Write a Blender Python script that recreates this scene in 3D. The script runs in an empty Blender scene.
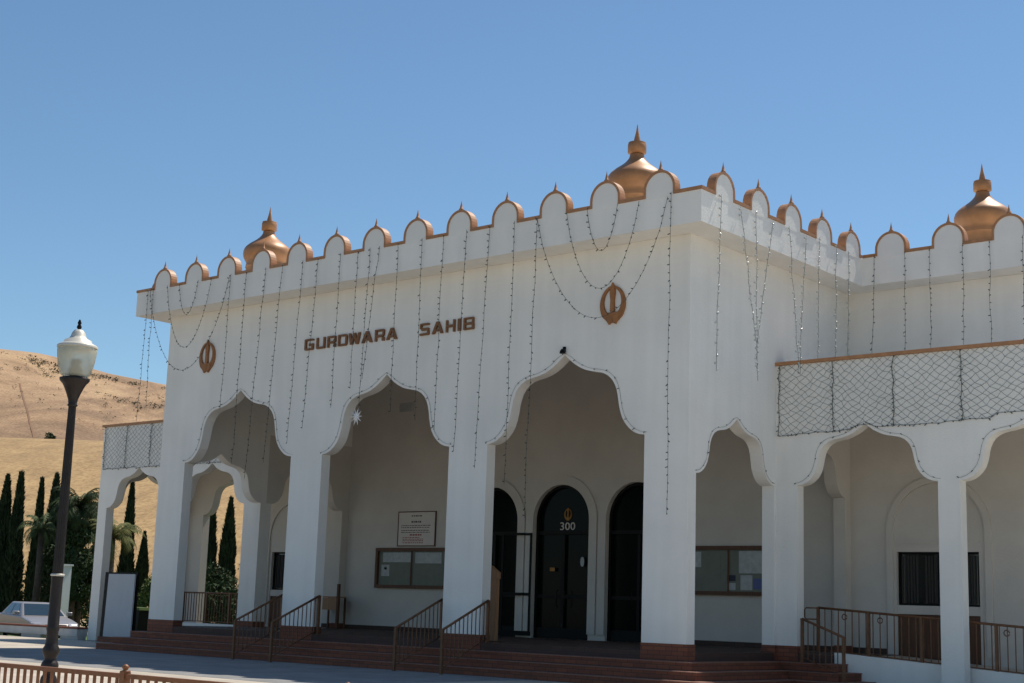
import bpy, bmesh, math, random
from mathutils import Vector, Matrix
R=math.radians
random.seed(7)
S=bpy.context.scene
COL=S.collection
GZ=.17                                   # plaza level
# ------------------------------------------------------------------ materials
def mat(name,col,rough=.7,metal=0,spec=.5,noise=0,nscale=3,bump=0,bscale=40,trans=0,col2=None,alpha=None,stretch=(1,1,1)):
    m=bpy.data.materials.new(name);m.use_nodes=True
    nt=m.node_tree;b=nt.nodes['Principled BSDF']
    b.inputs['Base Color'].default_value=(*col,1);b.inputs['Roughness'].default_value=rough
    b.inputs['Metallic'].default_value=metal;b.inputs['Specular IOR Level'].default_value=spec
    b.inputs['Transmission Weight'].default_value=trans
    tc=nt.nodes.new('ShaderNodeTexCoord');mp=nt.nodes.new('ShaderNodeMapping')
    nt.links.new(tc.outputs['Object'],mp.inputs[0]);mp.inputs['Scale'].default_value=stretch
    if noise or col2:
        n=nt.nodes.new('ShaderNodeTexNoise');n.inputs['Scale'].default_value=nscale;n.inputs['Detail'].default_value=7
        n.inputs['Roughness'].default_value=.62
        nt.links.new(mp.outputs[0],n.inputs['Vector'])
        r=nt.nodes.new('ShaderNodeValToRGB');r.color_ramp.elements[0].position=.34;r.color_ramp.elements[1].position=.68
        c2=col2 or tuple(c*(1-noise) for c in col)
        r.color_ramp.elements[0].color=(*c2,1);r.color_ramp.elements[1].color=(*col,1)
        nt.links.new(n.outputs['Fac'],r.inputs[0]);nt.links.new(r.outputs[0],b.inputs['Base Color'])
    if bump:
        n2=nt.nodes.new('ShaderNodeTexNoise');n2.inputs['Scale'].default_value=bscale;n2.inputs['Detail'].default_value=4
        nt.links.new(tc.outputs['Object'],n2.inputs['Vector'])
        bp=nt.nodes.new('ShaderNodeBump');bp.inputs['Strength'].default_value=bump;bp.inputs['Distance'].default_value=.02
        nt.links.new(n2.outputs['Fac'],bp.inputs['Height']);nt.links.new(bp.outputs[0],b.inputs['Normal'])
    return m
def stucco_mat():
    m=mat('white_stucco',(.80,.80,.79),.88,bump=.35,bscale=22)
    nt=m.node_tree;b=nt.nodes['Principled BSDF']
    tc=[n for n in nt.nodes if n.type=='TEX_COORD'][0]
    def noise(scale,st,d=6):
        mp=nt.nodes.new('ShaderNodeMapping');mp.inputs['Scale'].default_value=st
        nt.links.new(tc.outputs['Object'],mp.inputs[0])
        n=nt.nodes.new('ShaderNodeTexNoise');n.inputs['Scale'].default_value=scale;n.inputs['Detail'].default_value=d
        nt.links.new(mp.outputs[0],n.inputs['Vector']);return n
    a=noise(1.0,(3.2,3.2,.22));c=noise(.55,(1,1,1),8)
    def ramp(n,lo,hi,v0,v1):
        r=nt.nodes.new('ShaderNodeMapRange');r.inputs['From Min'].default_value=lo;r.inputs['From Max'].default_value=hi
        r.inputs['To Min'].default_value=v0;r.inputs['To Max'].default_value=v1
        nt.links.new(n.outputs['Fac'],r.inputs['Value']);return r
    ra=ramp(a,.3,.62,.95,1.0);rc=ramp(c,.3,.65,.90,1.0)
    mu=nt.nodes.new('ShaderNodeMath');mu.operation='MULTIPLY'
    nt.links.new(ra.outputs[0],mu.inputs[0]);nt.links.new(rc.outputs[0],mu.inputs[1])
    mx=nt.nodes.new('ShaderNodeVectorMath');mx.operation='SCALE';mx.inputs[0].default_value=(.85,.825,.775)
    nt.links.new(mu.outputs[0],mx.inputs['Scale']);nt.links.new(mx.outputs[0],b.inputs['Base Color'])
    return m
def brick_mat(name,c1,c2,mortar,sc=1,bw=.3,bh=.09):
    m=mat(name,c1,.75)
    nt=m.node_tree;b=nt.nodes['Principled BSDF'];tc=[n for n in nt.nodes if n.type=='TEX_COORD'][0]
    # top faces use XY, side faces use (X+Y, Z)
    sep=nt.nodes.new('ShaderNodeSeparateXYZ');nt.links.new(tc.outputs['Object'],sep.inputs[0])
    geo=nt.nodes.new('ShaderNodeNewGeometry');sn=nt.nodes.new('ShaderNodeSeparateXYZ');nt.links.new(geo.outputs['Normal'],sn.inputs[0])
    ad=nt.nodes.new('ShaderNodeMath');ad.operation='ADD';nt.links.new(sep.outputs[0],ad.inputs[0]);nt.links.new(sep.outputs[1],ad.inputs[1])
    ca=nt.nodes.new('ShaderNodeCombineXYZ');nt.links.new(ad.outputs[0],ca.inputs[0]);nt.links.new(sep.outputs[2],ca.inputs[1])
    cb=nt.nodes.new('ShaderNodeCombineXYZ');nt.links.new(sep.outputs[0],cb.inputs[0]);nt.links.new(sep.outputs[1],cb.inputs[1])
    ab=nt.nodes.new('ShaderNodeMath');ab.operation='ABSOLUTE';nt.links.new(sn.outputs[2],ab.inputs[0])
    gt=nt.nodes.new('ShaderNodeMath');gt.operation='GREATER_THAN';gt.inputs[1].default_value=.5;nt.links.new(ab.outputs[0],gt.inputs[0])
    mx=nt.nodes.new('ShaderNodeMix');mx.data_type='VECTOR';nt.links.new(gt.outputs[0],mx.inputs[0])
    nt.links.new(ca.outputs[0],mx.inputs[4]);nt.links.new(cb.outputs[0],mx.inputs[5])
    br=nt.nodes.new('ShaderNodeTexBrick');br.inputs['Color1'].default_value=(*c1,1);br.inputs['Color2'].default_value=(*c2,1)
    br.inputs['Mortar'].default_value=(*mortar,1);br.inputs['Scale'].default_value=sc;br.inputs['Mortar Size'].default_value=.006
    br.inputs['Brick Width'].default_value=bw;br.inputs['Row Height'].default_value=bh
    nt.links.new(mx.outputs[1],br.inputs['Vector']);nt.links.new(br.outputs['Color'],b.inputs['Base Color'])
    return m
def concrete_mat():
    m=mat('concrete_paving',(.56,.49,.40),.9,noise=.28,nscale=.9,bump=.15,bscale=60)
    nt=m.node_tree;b=nt.nodes['Principled BSDF'];tc=[n for n in nt.nodes if n.type=='TEX_COORD'][0]
    br=nt.nodes.new('ShaderNodeTexBrick');br.offset=0;br.inputs['Scale'].default_value=1
    br.inputs['Brick Width'].default_value=3;br.inputs['Row Height'].default_value=3;br.inputs['Mortar Size'].default_value=.012
    br.inputs['Color1'].default_value=(1,1,1,1);br.inputs['Color2'].default_value=(.9,.9,.9,1);br.inputs['Mortar'].default_value=(.45,.43,.4,1)
    nt.links.new(tc.outputs['Object'],br.inputs['Vector'])
    src=b.inputs['Base Color'].links[0].from_socket
    mx=nt.nodes.new('ShaderNodeMix');mx.data_type='RGBA';mx.blend_type='MULTIPLY';mx.inputs[0].default_value=1
    nt.links.new(src,mx.inputs[6]);nt.links.new(br.outputs['Color'],mx.inputs[7]);nt.links.new(mx.outputs[2],b.inputs['Base Color'])
    return m
M={}
M['stucco']=stucco_mat();M['stucco_shade']=mat('white_stucco_shaded',(.63,.585,.53),.9,noise=.10,nscale=.8,bump=.3,bscale=22)  # second one: darker copy of the white stucco, porch shade put into its colour
M['brick']=brick_mat('brick_tile',(.22,.066,.03),(.16,.048,.024),(.05,.03,.024))
M['floor']=brick_mat('floor_tile',(.07,.033,.024),(.055,.028,.02),(.035,.025,.02),1,.3,.3)
M['concrete']=concrete_mat();M['tread']=brick_mat('tread_tile',(.27,.125,.085),(.22,.10,.07),(.12,.07,.05),1,.3,.33)
M['bounceconcrete']=mat('bounce_concrete',(.74,.70,.62),.9,noise=.1,nscale=.8);M['shadow_paving']=mat('painted_shadow_paving',(.27,.265,.26),.9,noise=.3,nscale=1.3,bump=.2,bscale=50);M['copper']=mat('copper_paint',(.44,.205,.08),.45,.15,noise=.28,nscale=3)  # dark paving carries the building's shadow in its colour; pale concrete only adds bounce
M['copper_trim']=mat('copper_trim',(.46,.22,.095),.55,.0,noise=.3,nscale=6)
M['emblem']=mat('bronze_emblem',(.38,.155,.045),.5,.15,noise=.35,nscale=9)
M['letter']=mat('bronze_letter',(.24,.105,.04),.6,.2,noise=.2,nscale=9)
M['rail']=mat('rail_paint',(.18,.075,.028),.55,noise=.4,nscale=8)
M['fence']=mat('rust_orange_rail',(.27,.095,.028),.5,noise=.35,nscale=12)
M['wood']=mat('brown_wood',(.13,.05,.02),.6,noise=.45,nscale=3,stretch=(9,9,.6))
M['lightwood']=mat('light_wood',(.42,.22,.11),.6,noise=.3,nscale=3,stretch=(9,9,.6))
M['darkframe']=mat('dark_frame',(.006,.006,.006),.5,spec=.15)
M['doorglass']=mat('dark_glass',(.004,.005,.005),.15,spec=.06)
M['glass']=mat('board_glass',(.9,.95,.93),.05,trans=1)
M['winglass']=mat('window_glass',(.012,.016,.016),.06,spec=.7)
M['curtain']=mat('curtain',(.05,.045,.042),.9,noise=.4,nscale=2,stretch=(14,14,.2))
M['felt']=mat('board_felt',(.20,.215,.175),.9,noise=.15,nscale=4)
M['paper']=mat('paper',(.50,.52,.52),.8,noise=.25,nscale=9)
M['paperblue']=mat('paper_blue',(.10,.13,.30),.7)
M['paperdark']=mat('paper_dark',(.03,.035,.06),.7)
M['sign']=mat('sign_panel',(.66,.60,.55),.6,noise=.06,nscale=5)
M['ink']=mat('ink',(.05,.035,.035),.7);M['redink']=mat('red_ink',(.30,.04,.03),.7)
M['white']=mat('white_paint',(.78,.78,.77),.5)
M['gold']=mat('gold_paint',(.30,.13,.015),.5,.2)
M['netwire']=mat('net_wire',(.07,.09,.085),.6);M['glint']=mat('bulb_glint',(.45,.48,.46),.2,spec=1.0);M['wire']=mat('green_wire',(.018,.035,.028),.5);M['bulb']=mat('clear_bulb',(.035,.05,.045),.15,spec=.8)  # glint: sunlit sparkle of the side bulbs painted as a paler colour
M['lampmetal']=mat('lamp_metal',(.030,.022,.019),.5,.35,noise=.35,nscale=14,bump=.3,bscale=30)
M['lampcap']=mat('lamp_cap',(.62,.58,.50),.45,.1)
M['globe']=mat('ribbed_globe',(.80,.79,.64),.35,trans=.6)
M['asphalt']=mat('asphalt',(.055,.055,.056),.95,noise=.3,nscale=3,bump=.2,bscale=90)
M['bark']=mat('bark',(.10,.075,.055),.95,noise=.5,nscale=6)
M['soil']=mat('dry_ground',(.36,.27,.15),.95,noise=.4,nscale=.25)
M['lawn']=mat('lawn',(.07,.13,.025),.95,noise=.4,nscale=5)
M['tyre']=mat('tyre',(.015,.015,.015),.85);M['rim']=mat('rim',(.45,.45,.46),.3,.8)
M['car']=mat('silver_paint',(.33,.31,.31),.3,.35);M['carblue']=mat('white_car_paint',(.7,.7,.7),.3,.1)
M['carglass']=mat('car_glass',(.02,.035,.045),.03,spec=1.0)
M['lens']=mat('headlamp_lens',(.75,.75,.75),.08,.3)
M['chrome']=mat('mirror_glass',(.6,.6,.6),.1,1)
M['panel']=mat('grey_panel',(.46,.47,.49),.7,noise=.08,nscale=3)
M['wallblock']=mat('pale_wall',(.50,.50,.49),.9,noise=.2,nscale=2,bump=.2)
M['ceil']=M['stucco']
def leafmat(n,a,b,tr=.25):
    m=mat(n,a,.75,col2=b,nscale=1.3,spec=.25);return m
M['cyp']=leafmat('cypress_leaf',(.028,.052,.018),(.012,.026,.010))
M['tree']=leafmat('tree_leaf',(.045,.075,.022),(.018,.036,.013))
M['palm']=leafmat('palm_leaf',(.11,.14,.05),(.035,.06,.022))
M['palmd']=leafmat('palm_leaf_dark',(.06,.085,.028),(.022,.04,.014));M['palmy']=leafmat('palm_leaf_yellow',(.22,.20,.06),(.05,.08,.025))
M['bush']=leafmat('bush_leaf',(.14,.17,.045),(.045,.075,.02))
M['scrub']=leafmat('scrub_leaf',(.10,.085,.045),(.05,.05,.03))
# hill: dry grass with browner patches
def hill_mat():
    m=mat('dry_hill_grass',(.44,.30,.155),.97)
    nt=m.node_tree;b=nt.nodes['Principled BSDF'];tc=[n for n in nt.nodes if n.type=='TEX_COORD'][0]
    def nz(s,d,st=(1,1,1),dist=0):
        mp=nt.nodes.new('ShaderNodeMapping');mp.inputs['Scale'].default_value=st;nt.links.new(tc.outputs['Object'],mp.inputs[0])
        n=nt.nodes.new('ShaderNodeTexNoise');n.inputs['Scale'].default_value=s;n.inputs['Detail'].default_value=d;n.inputs['Roughness'].default_value=.65
        n.inputs['Distortion'].default_value=dist;nt.links.new(mp.outputs[0],n.inputs['Vector']);return n
    def nd(s,d,st,dist=0):
        m1=nt.nodes.new('ShaderNodeMapping');m1.inputs['Rotation'].default_value=(0,0,-R(40.2));nt.links.new(tc.outputs['Object'],m1.inputs[0])
        n=nz(s,d,st,dist);nt.links.new(m1.outputs[0],n.inputs['Vector'].links[0].from_node.inputs[0]);return n
    def ramp(n,p):
        r=nt.nodes.new('ShaderNodeValToRGB');e=r.color_ramp.elements
        e[0].position=p[0][0];e[0].color=(*p[0][1],1);e[1].position=p[-1][0];e[1].color=(*p[-1][1],1)
        for q in p[1:-1]:
            x=e.new(q[0]);x.color=(*q[1],1)
        nt.links.new(n.outputs['Fac'],r.inputs[0]);return r
    big=ramp(nd(.035,10,(1,.55,1.0),.8),[(.34,(.17,.105,.06)),(.46,(.32,.20,.11)),(.54,(.42,.27,.15)),(.68,(.52,.35,.19))])
    gold=ramp(nd(.22,10,(1,.45,.8),.2),[(.32,(.31,.195,.085)),(.66,(.45,.295,.13))])
    fine=ramp(nd(2.2,10,(1,.42,.8)),[(.38,(.66,.64,.60)),(.56,(1,1,1))])
    sep=nt.nodes.new('ShaderNodeSeparateXYZ');nt.links.new(tc.outputs['Object'],sep.inputs[0])
    mr=nt.nodes.new('ShaderNodeMapRange');mr.inputs['From Min'].default_value=27.5;mr.inputs['From Max'].default_value=31
    nt.links.new(sep.outputs[2],mr.inputs['Value'])
    mx=nt.nodes.new('ShaderNodeMix');mx.data_type='RGBA';nt.links.new(mr.outputs[0],mx.inputs[0]);nt.links.new(gold.outputs[0],mx.inputs[6]);nt.links.new(big.outputs[0],mx.inputs[7])
    m2=nt.nodes.new('ShaderNodeMix');m2.data_type='RGBA';m2.blend_type='MULTIPLY';m2.inputs[0].default_value=1
    nt.links.new(mx.outputs[2],m2.inputs[6]);nt.links.new(fine.outputs[0],m2.inputs[7]);nt.links.new(m2.outputs[2],b.inputs['Base Color'])
    return m
M['hill']=hill_mat()
# ------------------------------------------------------------------ mesh helpers
class MB:
    def __init__(s): s.v=[];s.f=[];s.sm=[]
    def face(s,pts,sm=False):
        n=len(s.v);s.v+=[tuple(p) for p in pts];s.f.append(tuple(range(n,n+len(pts))));s.sm.append(sm)
    def add(s,vs,fs,sm=False):
        n=len(s.v);s.v+=[tuple(p) for p in vs];s.f+=[tuple(i+n for i in f) for f in fs];s.sm+=[sm]*len(fs);return s
    def box(s,x0,x1,y0,y1,z0,z1):
        if x0>x1:x0,x1=x1,x0
        if y0>y1:y0,y1=y1,y0
        return s.add([(x0,y0,z0),(x1,y0,z0),(x1,y1,z0),(x0,y1,z0),(x0,y0,z1),(x1,y0,z1),(x1,y1,z1),(x0,y1,z1)],
          [(0,3,2,1),(4,5,6,7),(0,1,5,4),(1,2,6,5),(2,3,7,6),(3,0,4,7)])
    def prism(s,poly,fn,a,b):
        """poly: 2D outline; fn(u,v,w)->xyz; extruded w from a to b (normals fixed in build)"""
        n=len(poly);vs=[fn(u,v,a) for u,v in poly]+[fn(u,v,b) for u,v in poly]
        fs=[tuple(range(n))[::-1],tuple(range(n,2*n))]+[(i,(i+1)%n,n+(i+1)%n,n+i) for i in range(n)]
        return s.add(vs,fs)
    def lathe(s,prof,c=(0,0,0),n=24,cap=True):
        vs=[];fs=[]
        for r,z in prof:
            for k in range(n):
                a=2*math.pi*k/n;vs.append((c[0]+r*math.cos(a),c[1]+r*math.sin(a),c[2]+z))
        for i in range(len(prof)-1):
            for k in range(n):
                k2=(k+1)%n;fs.append((i*n+k,i*n+k2,(i+1)*n+k2,(i+1)*n+k))
        s.add(vs,fs,True)
        if cap:
            s.face([vs[k] for k in range(n)][::-1]);s.face([vs[(len(prof)-1)*n+k] for k in range(n)])
        return s
    def tube(s,pts,r,n=6,sm=True,r1=None):
        pts=[Vector(p) for p in pts];m=len(pts);vs=[];fs=[]
        for i,p in enumerate(pts):
            t=(pts[min(i+1,m-1)]-pts[max(i-1,0)]).normalized()
            ref=Vector((0,0,1)) if abs(t.z)<.9 else Vector((0,1,0))
            a=t.cross(ref).normalized();b=t.cross(a)
            rr=r if r1 is None else r+(r1-r)*i/(m-1)
            for k in range(n):
                an=2*math.pi*k/n+math.pi/n;vs.append(p+a*(math.cos(an)*rr)+b*(math.sin(an)*rr))
        for i in range(m-1):
            for k in range(n):
                k2=(k+1)%n;fs.append((i*n+k,i*n+k2,(i+1)*n+k2,(i+1)*n+k))
        fs.append(tuple(range(n))[::-1]);fs.append(tuple((m-1)*n+k for k in range(n)))
        return s.add(vs,fs,sm)
    def ball(s,c,r,sz=1,n=8,m=5):
        prof=[(r*math.sin(math.pi*i/m) or .0005,-r*sz*math.cos(math.pi*i/m)) for i in range(m+1)]
        return s.lathe(prof,c,n)
    def mesh(s,name,m,org=(0,0,0),fix=True):
        me=bpy.data.meshes.new(name);o=org
        me.from_pydata([(x-o[0],y-o[1],z-o[2]) for x,y,z in s.v],[],s.f)
        me.polygons.foreach_set('use_smooth',s.sm)
        if fix:
            bm=bmesh.new();bm.from_mesh(me);bmesh.ops.recalc_face_normals(bm,faces=bm.faces);bm.to_mesh(me);bm.free()
        me.materials.append(M[m] if isinstance(m,str) else m);me.update();return me
def link(o,parent=None):
    COL.objects.link(o)
    if parent: o.parent=parent
    return o
ORG={}
def part(name,mb,m,parent,label=None,fix=True):
    """mb holds WORLD coordinates; parent chain is unrotated, origin = root location"""
    root=parent
    while root.parent: root=root.parent
    o=bpy.data.objects.new(name,mb.mesh(name,m,tuple(root.location),fix));link(o,parent)
    if label:o['label']=label
    return o
def thing(name,label,cat,loc=(0,0,0),rz=0,group=None):
    o=bpy.data.objects.new(name,None);o.empty_display_size=.3;link(o);o.location=loc;o.rotation_euler=(0,0,rz)
    o['label']=label;o['category']=cat
    if group:o['group']=group
    return o
def solid(name,mb,m,label,cat,group=None,org=None,fix=True):
    if org is None: org=mb.v[0]
    o=bpy.data.objects.new(name,mb.mesh(name,m,org,fix));link(o);o.location=org
    o['label']=label;o['category']=cat
    if group:o['group']=group
    return o
def struct(name,mb,m,kind='structure'):
    o=bpy.data.objects.new(name,mb.mesh(name,m));link(o);o['kind']=kind;return o
def dup(o,loc=None,rz=None,label=None,parent=None):
    c=o.copy();link(c)
    if parent:c.parent=parent
    if loc is not None:c.location=loc
    if rz is not None:c.rotation_euler=(0,0,rz)
    if label:c['label']=label
    for ch in [x for x in o.children]:
        d=ch.copy();link(d,c)
        for g in [x for x in ch.children]:
            e=g.copy();link(e,d)
    return c
XZ=lambda y:(lambda u,v,w:(u,w,v))       # outline in X,Z ; extruded along Y
fXZ=lambda u,v,w:(u,w,v)
fYZ=lambda u,v,w:(w,u,v)
fXY=lambda u,v,w:(u,v,w)
# ------------------------------------------------------------------ arches
HALF=[(1,0),(.93,.012),(.87,.04),(.815,.085),(.77,.14),(.73,.21),(.705,.29),(.688,.37),(.675,.46),(.66,.53),(.635,.60),(.60,.66),(.55,.71),(.49,.745),(.42,.765),(.34,.78),(.26,.805),(.185,.845),(.12,.89),(.06,.945),(0,1)]
def cusp(x0,x1,zs,za,right_first=False):
    c=(x0+x1)/2;a=(x1-x0)/2;h=za-zs
    L=[(c-u*a,zs+v*h) for u,v in HALF];Rr=[(c+u*a,zs+v*h) for u,v in HALF[::-1][1:]]
    return L+Rr                                  # left spring -> apex -> right spring
def rnd(x0,x1,zs,n=20):
    c=(x0+x1)/2;a=(x1-x0)/2
    return [(c-a*math.cos(math.pi*i/n),zs+a*math.sin(math.pi*i/n)) for i in range(n+1)]
def arcade_poly(x0,x1,ztop,bays,zs):
    """outline above the springing: bays=[(a,b,apex)]"""
    p=[(x0,ztop),(x0,zs)]
    for a,b,za in bays: p+=cusp(a,b,zs,za)
    p+=[(x1,zs),(x1,ztop)]
    out=[]
    for q in p:
        if not out or (abs(out[-1][0]-q[0])+abs(out[-1][1]-q[1]))>1e-4: out.append(q)
    return out
W=18.14;D1=3.64;D2=7.29;SP=5.44;AP=7.37;WS=4.6;WA=5.92
FL=.87;HS=9.76;HT=10.5
# ------------------------------------------------------------------ building
B=thing('temple_building','white stucco temple with scalloped parapet, cusped arcade porch and copper coloured onion domes','building',(-W/2,0,GZ))
FB=[(-17.0,-12.5,AP),(-11.3,-6.83,AP),(-5.62,-1.13,AP)]
part('front_wall',MB().prism(arcade_poly(-W,0,HS,FB,SP),fXZ,0,.3),'stucco',B)
for s in (0,1):      # side walls with two cusped openings
    xa,xb=(-.32,0) if s==0 else (-W,-W+.32)
    p=[(.3,HS),(.3,WS)]+cusp(.3,3.57,WS,5.93)+[(3.8,WS),(3.8,HS)]
    part('side_wall',MB().prism(p,fYZ,xa,xb),'stucco',B)
    p=[(3.801,6.7),(3.801,WS)]+cusp(4.0,7.0,WS,5.9)+[(7.29,WS),(7.29,6.7)]
    part('inner_arch_wall',MB().prism(p,fYZ,xa,xb),'stucco_shade',B)
    part('side_wall',MB().box(xa,xb,3.8,7.289,6.701,HS),'stucco',B)
def column(x0,x1,y0,y1,zt,zb=1.04,zp=.17,plinth=True,mm='stucco'):
    m=MB().box(x0,x1,y0,y1,zb,zt);c=part('column',m,mm,B)
    if plinth: part('plinth',MB().box(x0-.012,x1+.012,y0-.012,y1+.012,zp,zb-.003),'brick',c)
    return c
for a,b in ((-W,-17.0),(-12.5,-11.3),(-6.83,-5.62),(-1.13,0)): column(a,b,0,.3,SP)
# corner returns up to the side springing are covered by the side wall above z=WS
for xa,xb in ((-.32,0),(-W,-W+.32)):
    column(xa,xb,3.57,4.0,WS); column(xa,xb,7.0,7.288,WS,mm='stucco_shade')
# ---- wings
RW=[(.54,3.89,WA),(4.38,7.73,WA)]
part('arcade_wall',MB().prism(arcade_poly(-.05,8.22,7.38,RW,WS),fXZ,D1,D1+.3),'stucco',B)
LW=[(-W-b,-W-a,z) for a,b,z in RW][::-1]
part('arcade_wall',MB().prism(arcade_poly(-W-8.22,-W+.05,7.38,LW,WS),fXZ,D1,D1+.3),'stucco',B)
column(.001,.54,D1+.001,D1+.3,WS);
for a,b in ((3.89,4.38),(7.73,8.22)): column(a,b,D1,D1+.3,WS,GZ,plinth=False)
column(-W-.54,-W-.001,D1+.001,D1+.3,WS)
for a,b in ((3.89,4.38),(7.73,8.22)): column(-W-b,-W-a,D1,D1+.3,WS,GZ,plinth=False)
for s in (1,-1):     # end arcades of the wings, rear arcade on the open left wing
    xo=8.22 if s==1 else -W-8.22
    xa,xb=(xo-.3,xo) if s==1 else (xo,xo+.3)
    p=[(D1+.3,7.38),(D1+.3,WS)]+cusp(D1+.35,6.95,WS,WA)+[(7.59,WS),(7.59,7.38)]
    part('end_wall',MB().prism(p,fYZ,xa,xb),'stucco_shade',B)
    column(xa,xb,6.95,7.59,WS,GZ,plinth=False)
p=[(-26.05,7.38),(-26.05,WS)]+cusp(-25.27,-21.97,WS,5.95)+[(-21.953,WS),(-21.953,7.38)]
part('rear_arcade_wall',MB().prism(p,fXZ,D2,D2+.3),'stucco_shade',B)
column(-26.05,-25.27,D2,D2+.3,WS,GZ,plinth=False,mm='stucco_shade')
p=[(6.003,WS+.0),(6.003,7.38),(7.92,7.38),(7.92,WS)]
part('rear_arcade_wall',MB().box(6.003,7.919,D2,D2+.3,GZ,7.38),'stucco',B)
# wing roofs and copper caps on the parapets
part('wing_roof',MB().box(.002,7.918,D1+.302,D2-.002,6.6,6.8),'stucco',B)
part('wing_roof',MB().box(-W-7.918,-W-.002,D1+.302,D2-.002,6.6,6.8),'stucco',B)
def trimbox(m,x0,x1,y0,y1): m.box(x0,x1,y0,y1,7.383,7.46)
m=MB();trimbox(m,.003,8.28,D1-.06,D1+.36);m.box(7.86,8.28,D1+.361,7.65,7.383,7.46);part('parapet_cap',m,'copper_trim',B)
m=MB();trimbox(m,-W-8.28,-W-.003,D1-.06,D1+.36);m.box(-W-8.28,-W-7.86,D1+.361,7.65,7.383,7.46);part('parapet_cap',m,'copper_trim',B)
# ---- main block: front wall with door and window openings
XL,XR=-21.95,6.0
doors=[(-12.66,-10.64),(-10.05,-8.03),(-7.44,-5.42)]
wins=[(-21.45,-19.35),(1.19,3.24)]
p=[(XL,HS),(XL,GZ)]
p+=[(wins[0][0],GZ),(wins[0][0],3.3),(wins[0][1],3.3),(wins[0][1],GZ)]
for a,b in doors: p+=[(a,GZ)]+rnd(a,b,4.2)+[(b,GZ)]
p+=[(wins[1][0],GZ),(wins[1][0],3.3),(wins[1][1],3.3),(wins[1][1],GZ)]
p[0]=(XL,6.7);p+=[(XR,GZ),(XR,6.7),(-.16,6.7),(-.16,HS),(-W+.16,HS),(-W+.16,6.7)]
part('main_wall',MB().prism(p,fXZ,D2,D2+.28),'stucco_shade',B)
part('upper_wall',MB().box(-.157,XR,D2,D2+.28,6.703,HS),'stucco',B);part('upper_wall',MB().box(XL,-W+.157,D2,D2+.28,6.703,HS),'stucco',B)
part('main_block',MB().box(XL+.003,XR-.003,D2+.285,25,GZ,HS-.003),'stucco',B)
# roof slab / fascia
o=.73
pl=[(-W-o,-o),(o,-o),(o,D2-o),(XR+o,D2-o),(XR+o,25+o),(XL-o,25+o),(XL-o,D2-o),(-W-o,D2-o)]
part('fascia',MB().prism(pl,fXY,HS+.002,HT-.04),'stucco',B)
m=MB();e=.025;zt0,zt1=HT-.037,HT+.035
MX=[-17.66+1.4442*i for i in range(13)];MY=[.17+1.4725*i for i in range(5)]
WX=[1.51+1.47*i for i in range(4)]
def spans(a,b,cs,r=.4165):
    out=[];p=a
    for c in sorted(cs):
        if c-r>p: out.append((p,c-r))
        p=max(p,c+r)
    if b>p: out.append((p,b))
    return out
for p,q in spans(-W-o-e,o+e,MX): m.box(p,q,-o-e,-o+.16,zt0,zt1)
for p,q in spans(-o+.161,D2-o-.03,MY): m.box(o-.16,o+e,p,q,zt0,zt1);m.box(-W-o-e,-W-o+.16,p,q,zt0,zt1)
for p,q in spans(o+e+.001,XR+o+e,WX): m.box(p,q,D2-o-e,D2-o+.16,zt0,zt1)
m.box(XL-o-e,-W-o-e-.001,D2-o-e,D2-o+.16,zt0,zt1)
m.box(XR+o-.16,XR+o+e,D2-o+.161,25+o,zt0,zt1);m.box(XL-o-e,XL-o+.16,D2-o+.161,25+o,zt0,zt1)
part('roof_edge_trim',m,'copper_trim',B)['kind']='stuff'
# merlons: white face, copper rim and barrel cap, small spike
def merlon_meshes():
    n=16
    ri,ro=.355,.41;zc=.09
    arc=lambda r,z=zc:[(r*math.cos(math.pi*i/n),z+r*1.02*math.sin(math.pi*i/n)) for i in range(n+1)]
    face=MB().prism([(ri,-.12)]+arc(ri)+[(-ri,-.12)],fXZ,-.006,.15)
    a=arc(ri);b=arc(ro)
    ring=[(ro,-.072)]+b+[(-ro,-.072)]+[(-ri,-.072)]+a[::-1]+[(ri,-.072)]
    cap=MB().prism(ring,fXZ,-.025,.185)
    fin=MB().lathe([(.05,0),(.065,.03),(.04,.06),(.028,.12),(.012,.19),(.003,.25)],(0,.03,ro+zc-.01),8)
    return face.mesh('merlon','stucco'),cap.mesh('merlon_cap','copper_trim'),fin.mesh('spike','copper_trim')
mf,mc,ms=merlon_meshes()
def merlon(x,y,rz):
    a=bpy.data.objects.new('merlon',mf);link(a,B);a.location=Vector((x,y,HT+.036))-B.location;a.rotation_euler=(0,0,rz)
    c=bpy.data.objects.new('merlon_cap',mc);link(c,a);d=bpy.data.objects.new('spike',ms);link(d,a)
MX=[-17.66+1.4442*i for i in range(13)]
for x in MX: merlon(x,-o,0)
MY=[.17+1.4725*i for i in range(5)]
for y in MY: merlon(o,y,R(90))
for y in MY: merlon(-W-o,y,R(-90))
for i in range(4): merlon(1.51+1.47*i,D2-o,0)
for i in range(5): merlon(XR+o,D2+.6+1.5*i,R(90))
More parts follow.
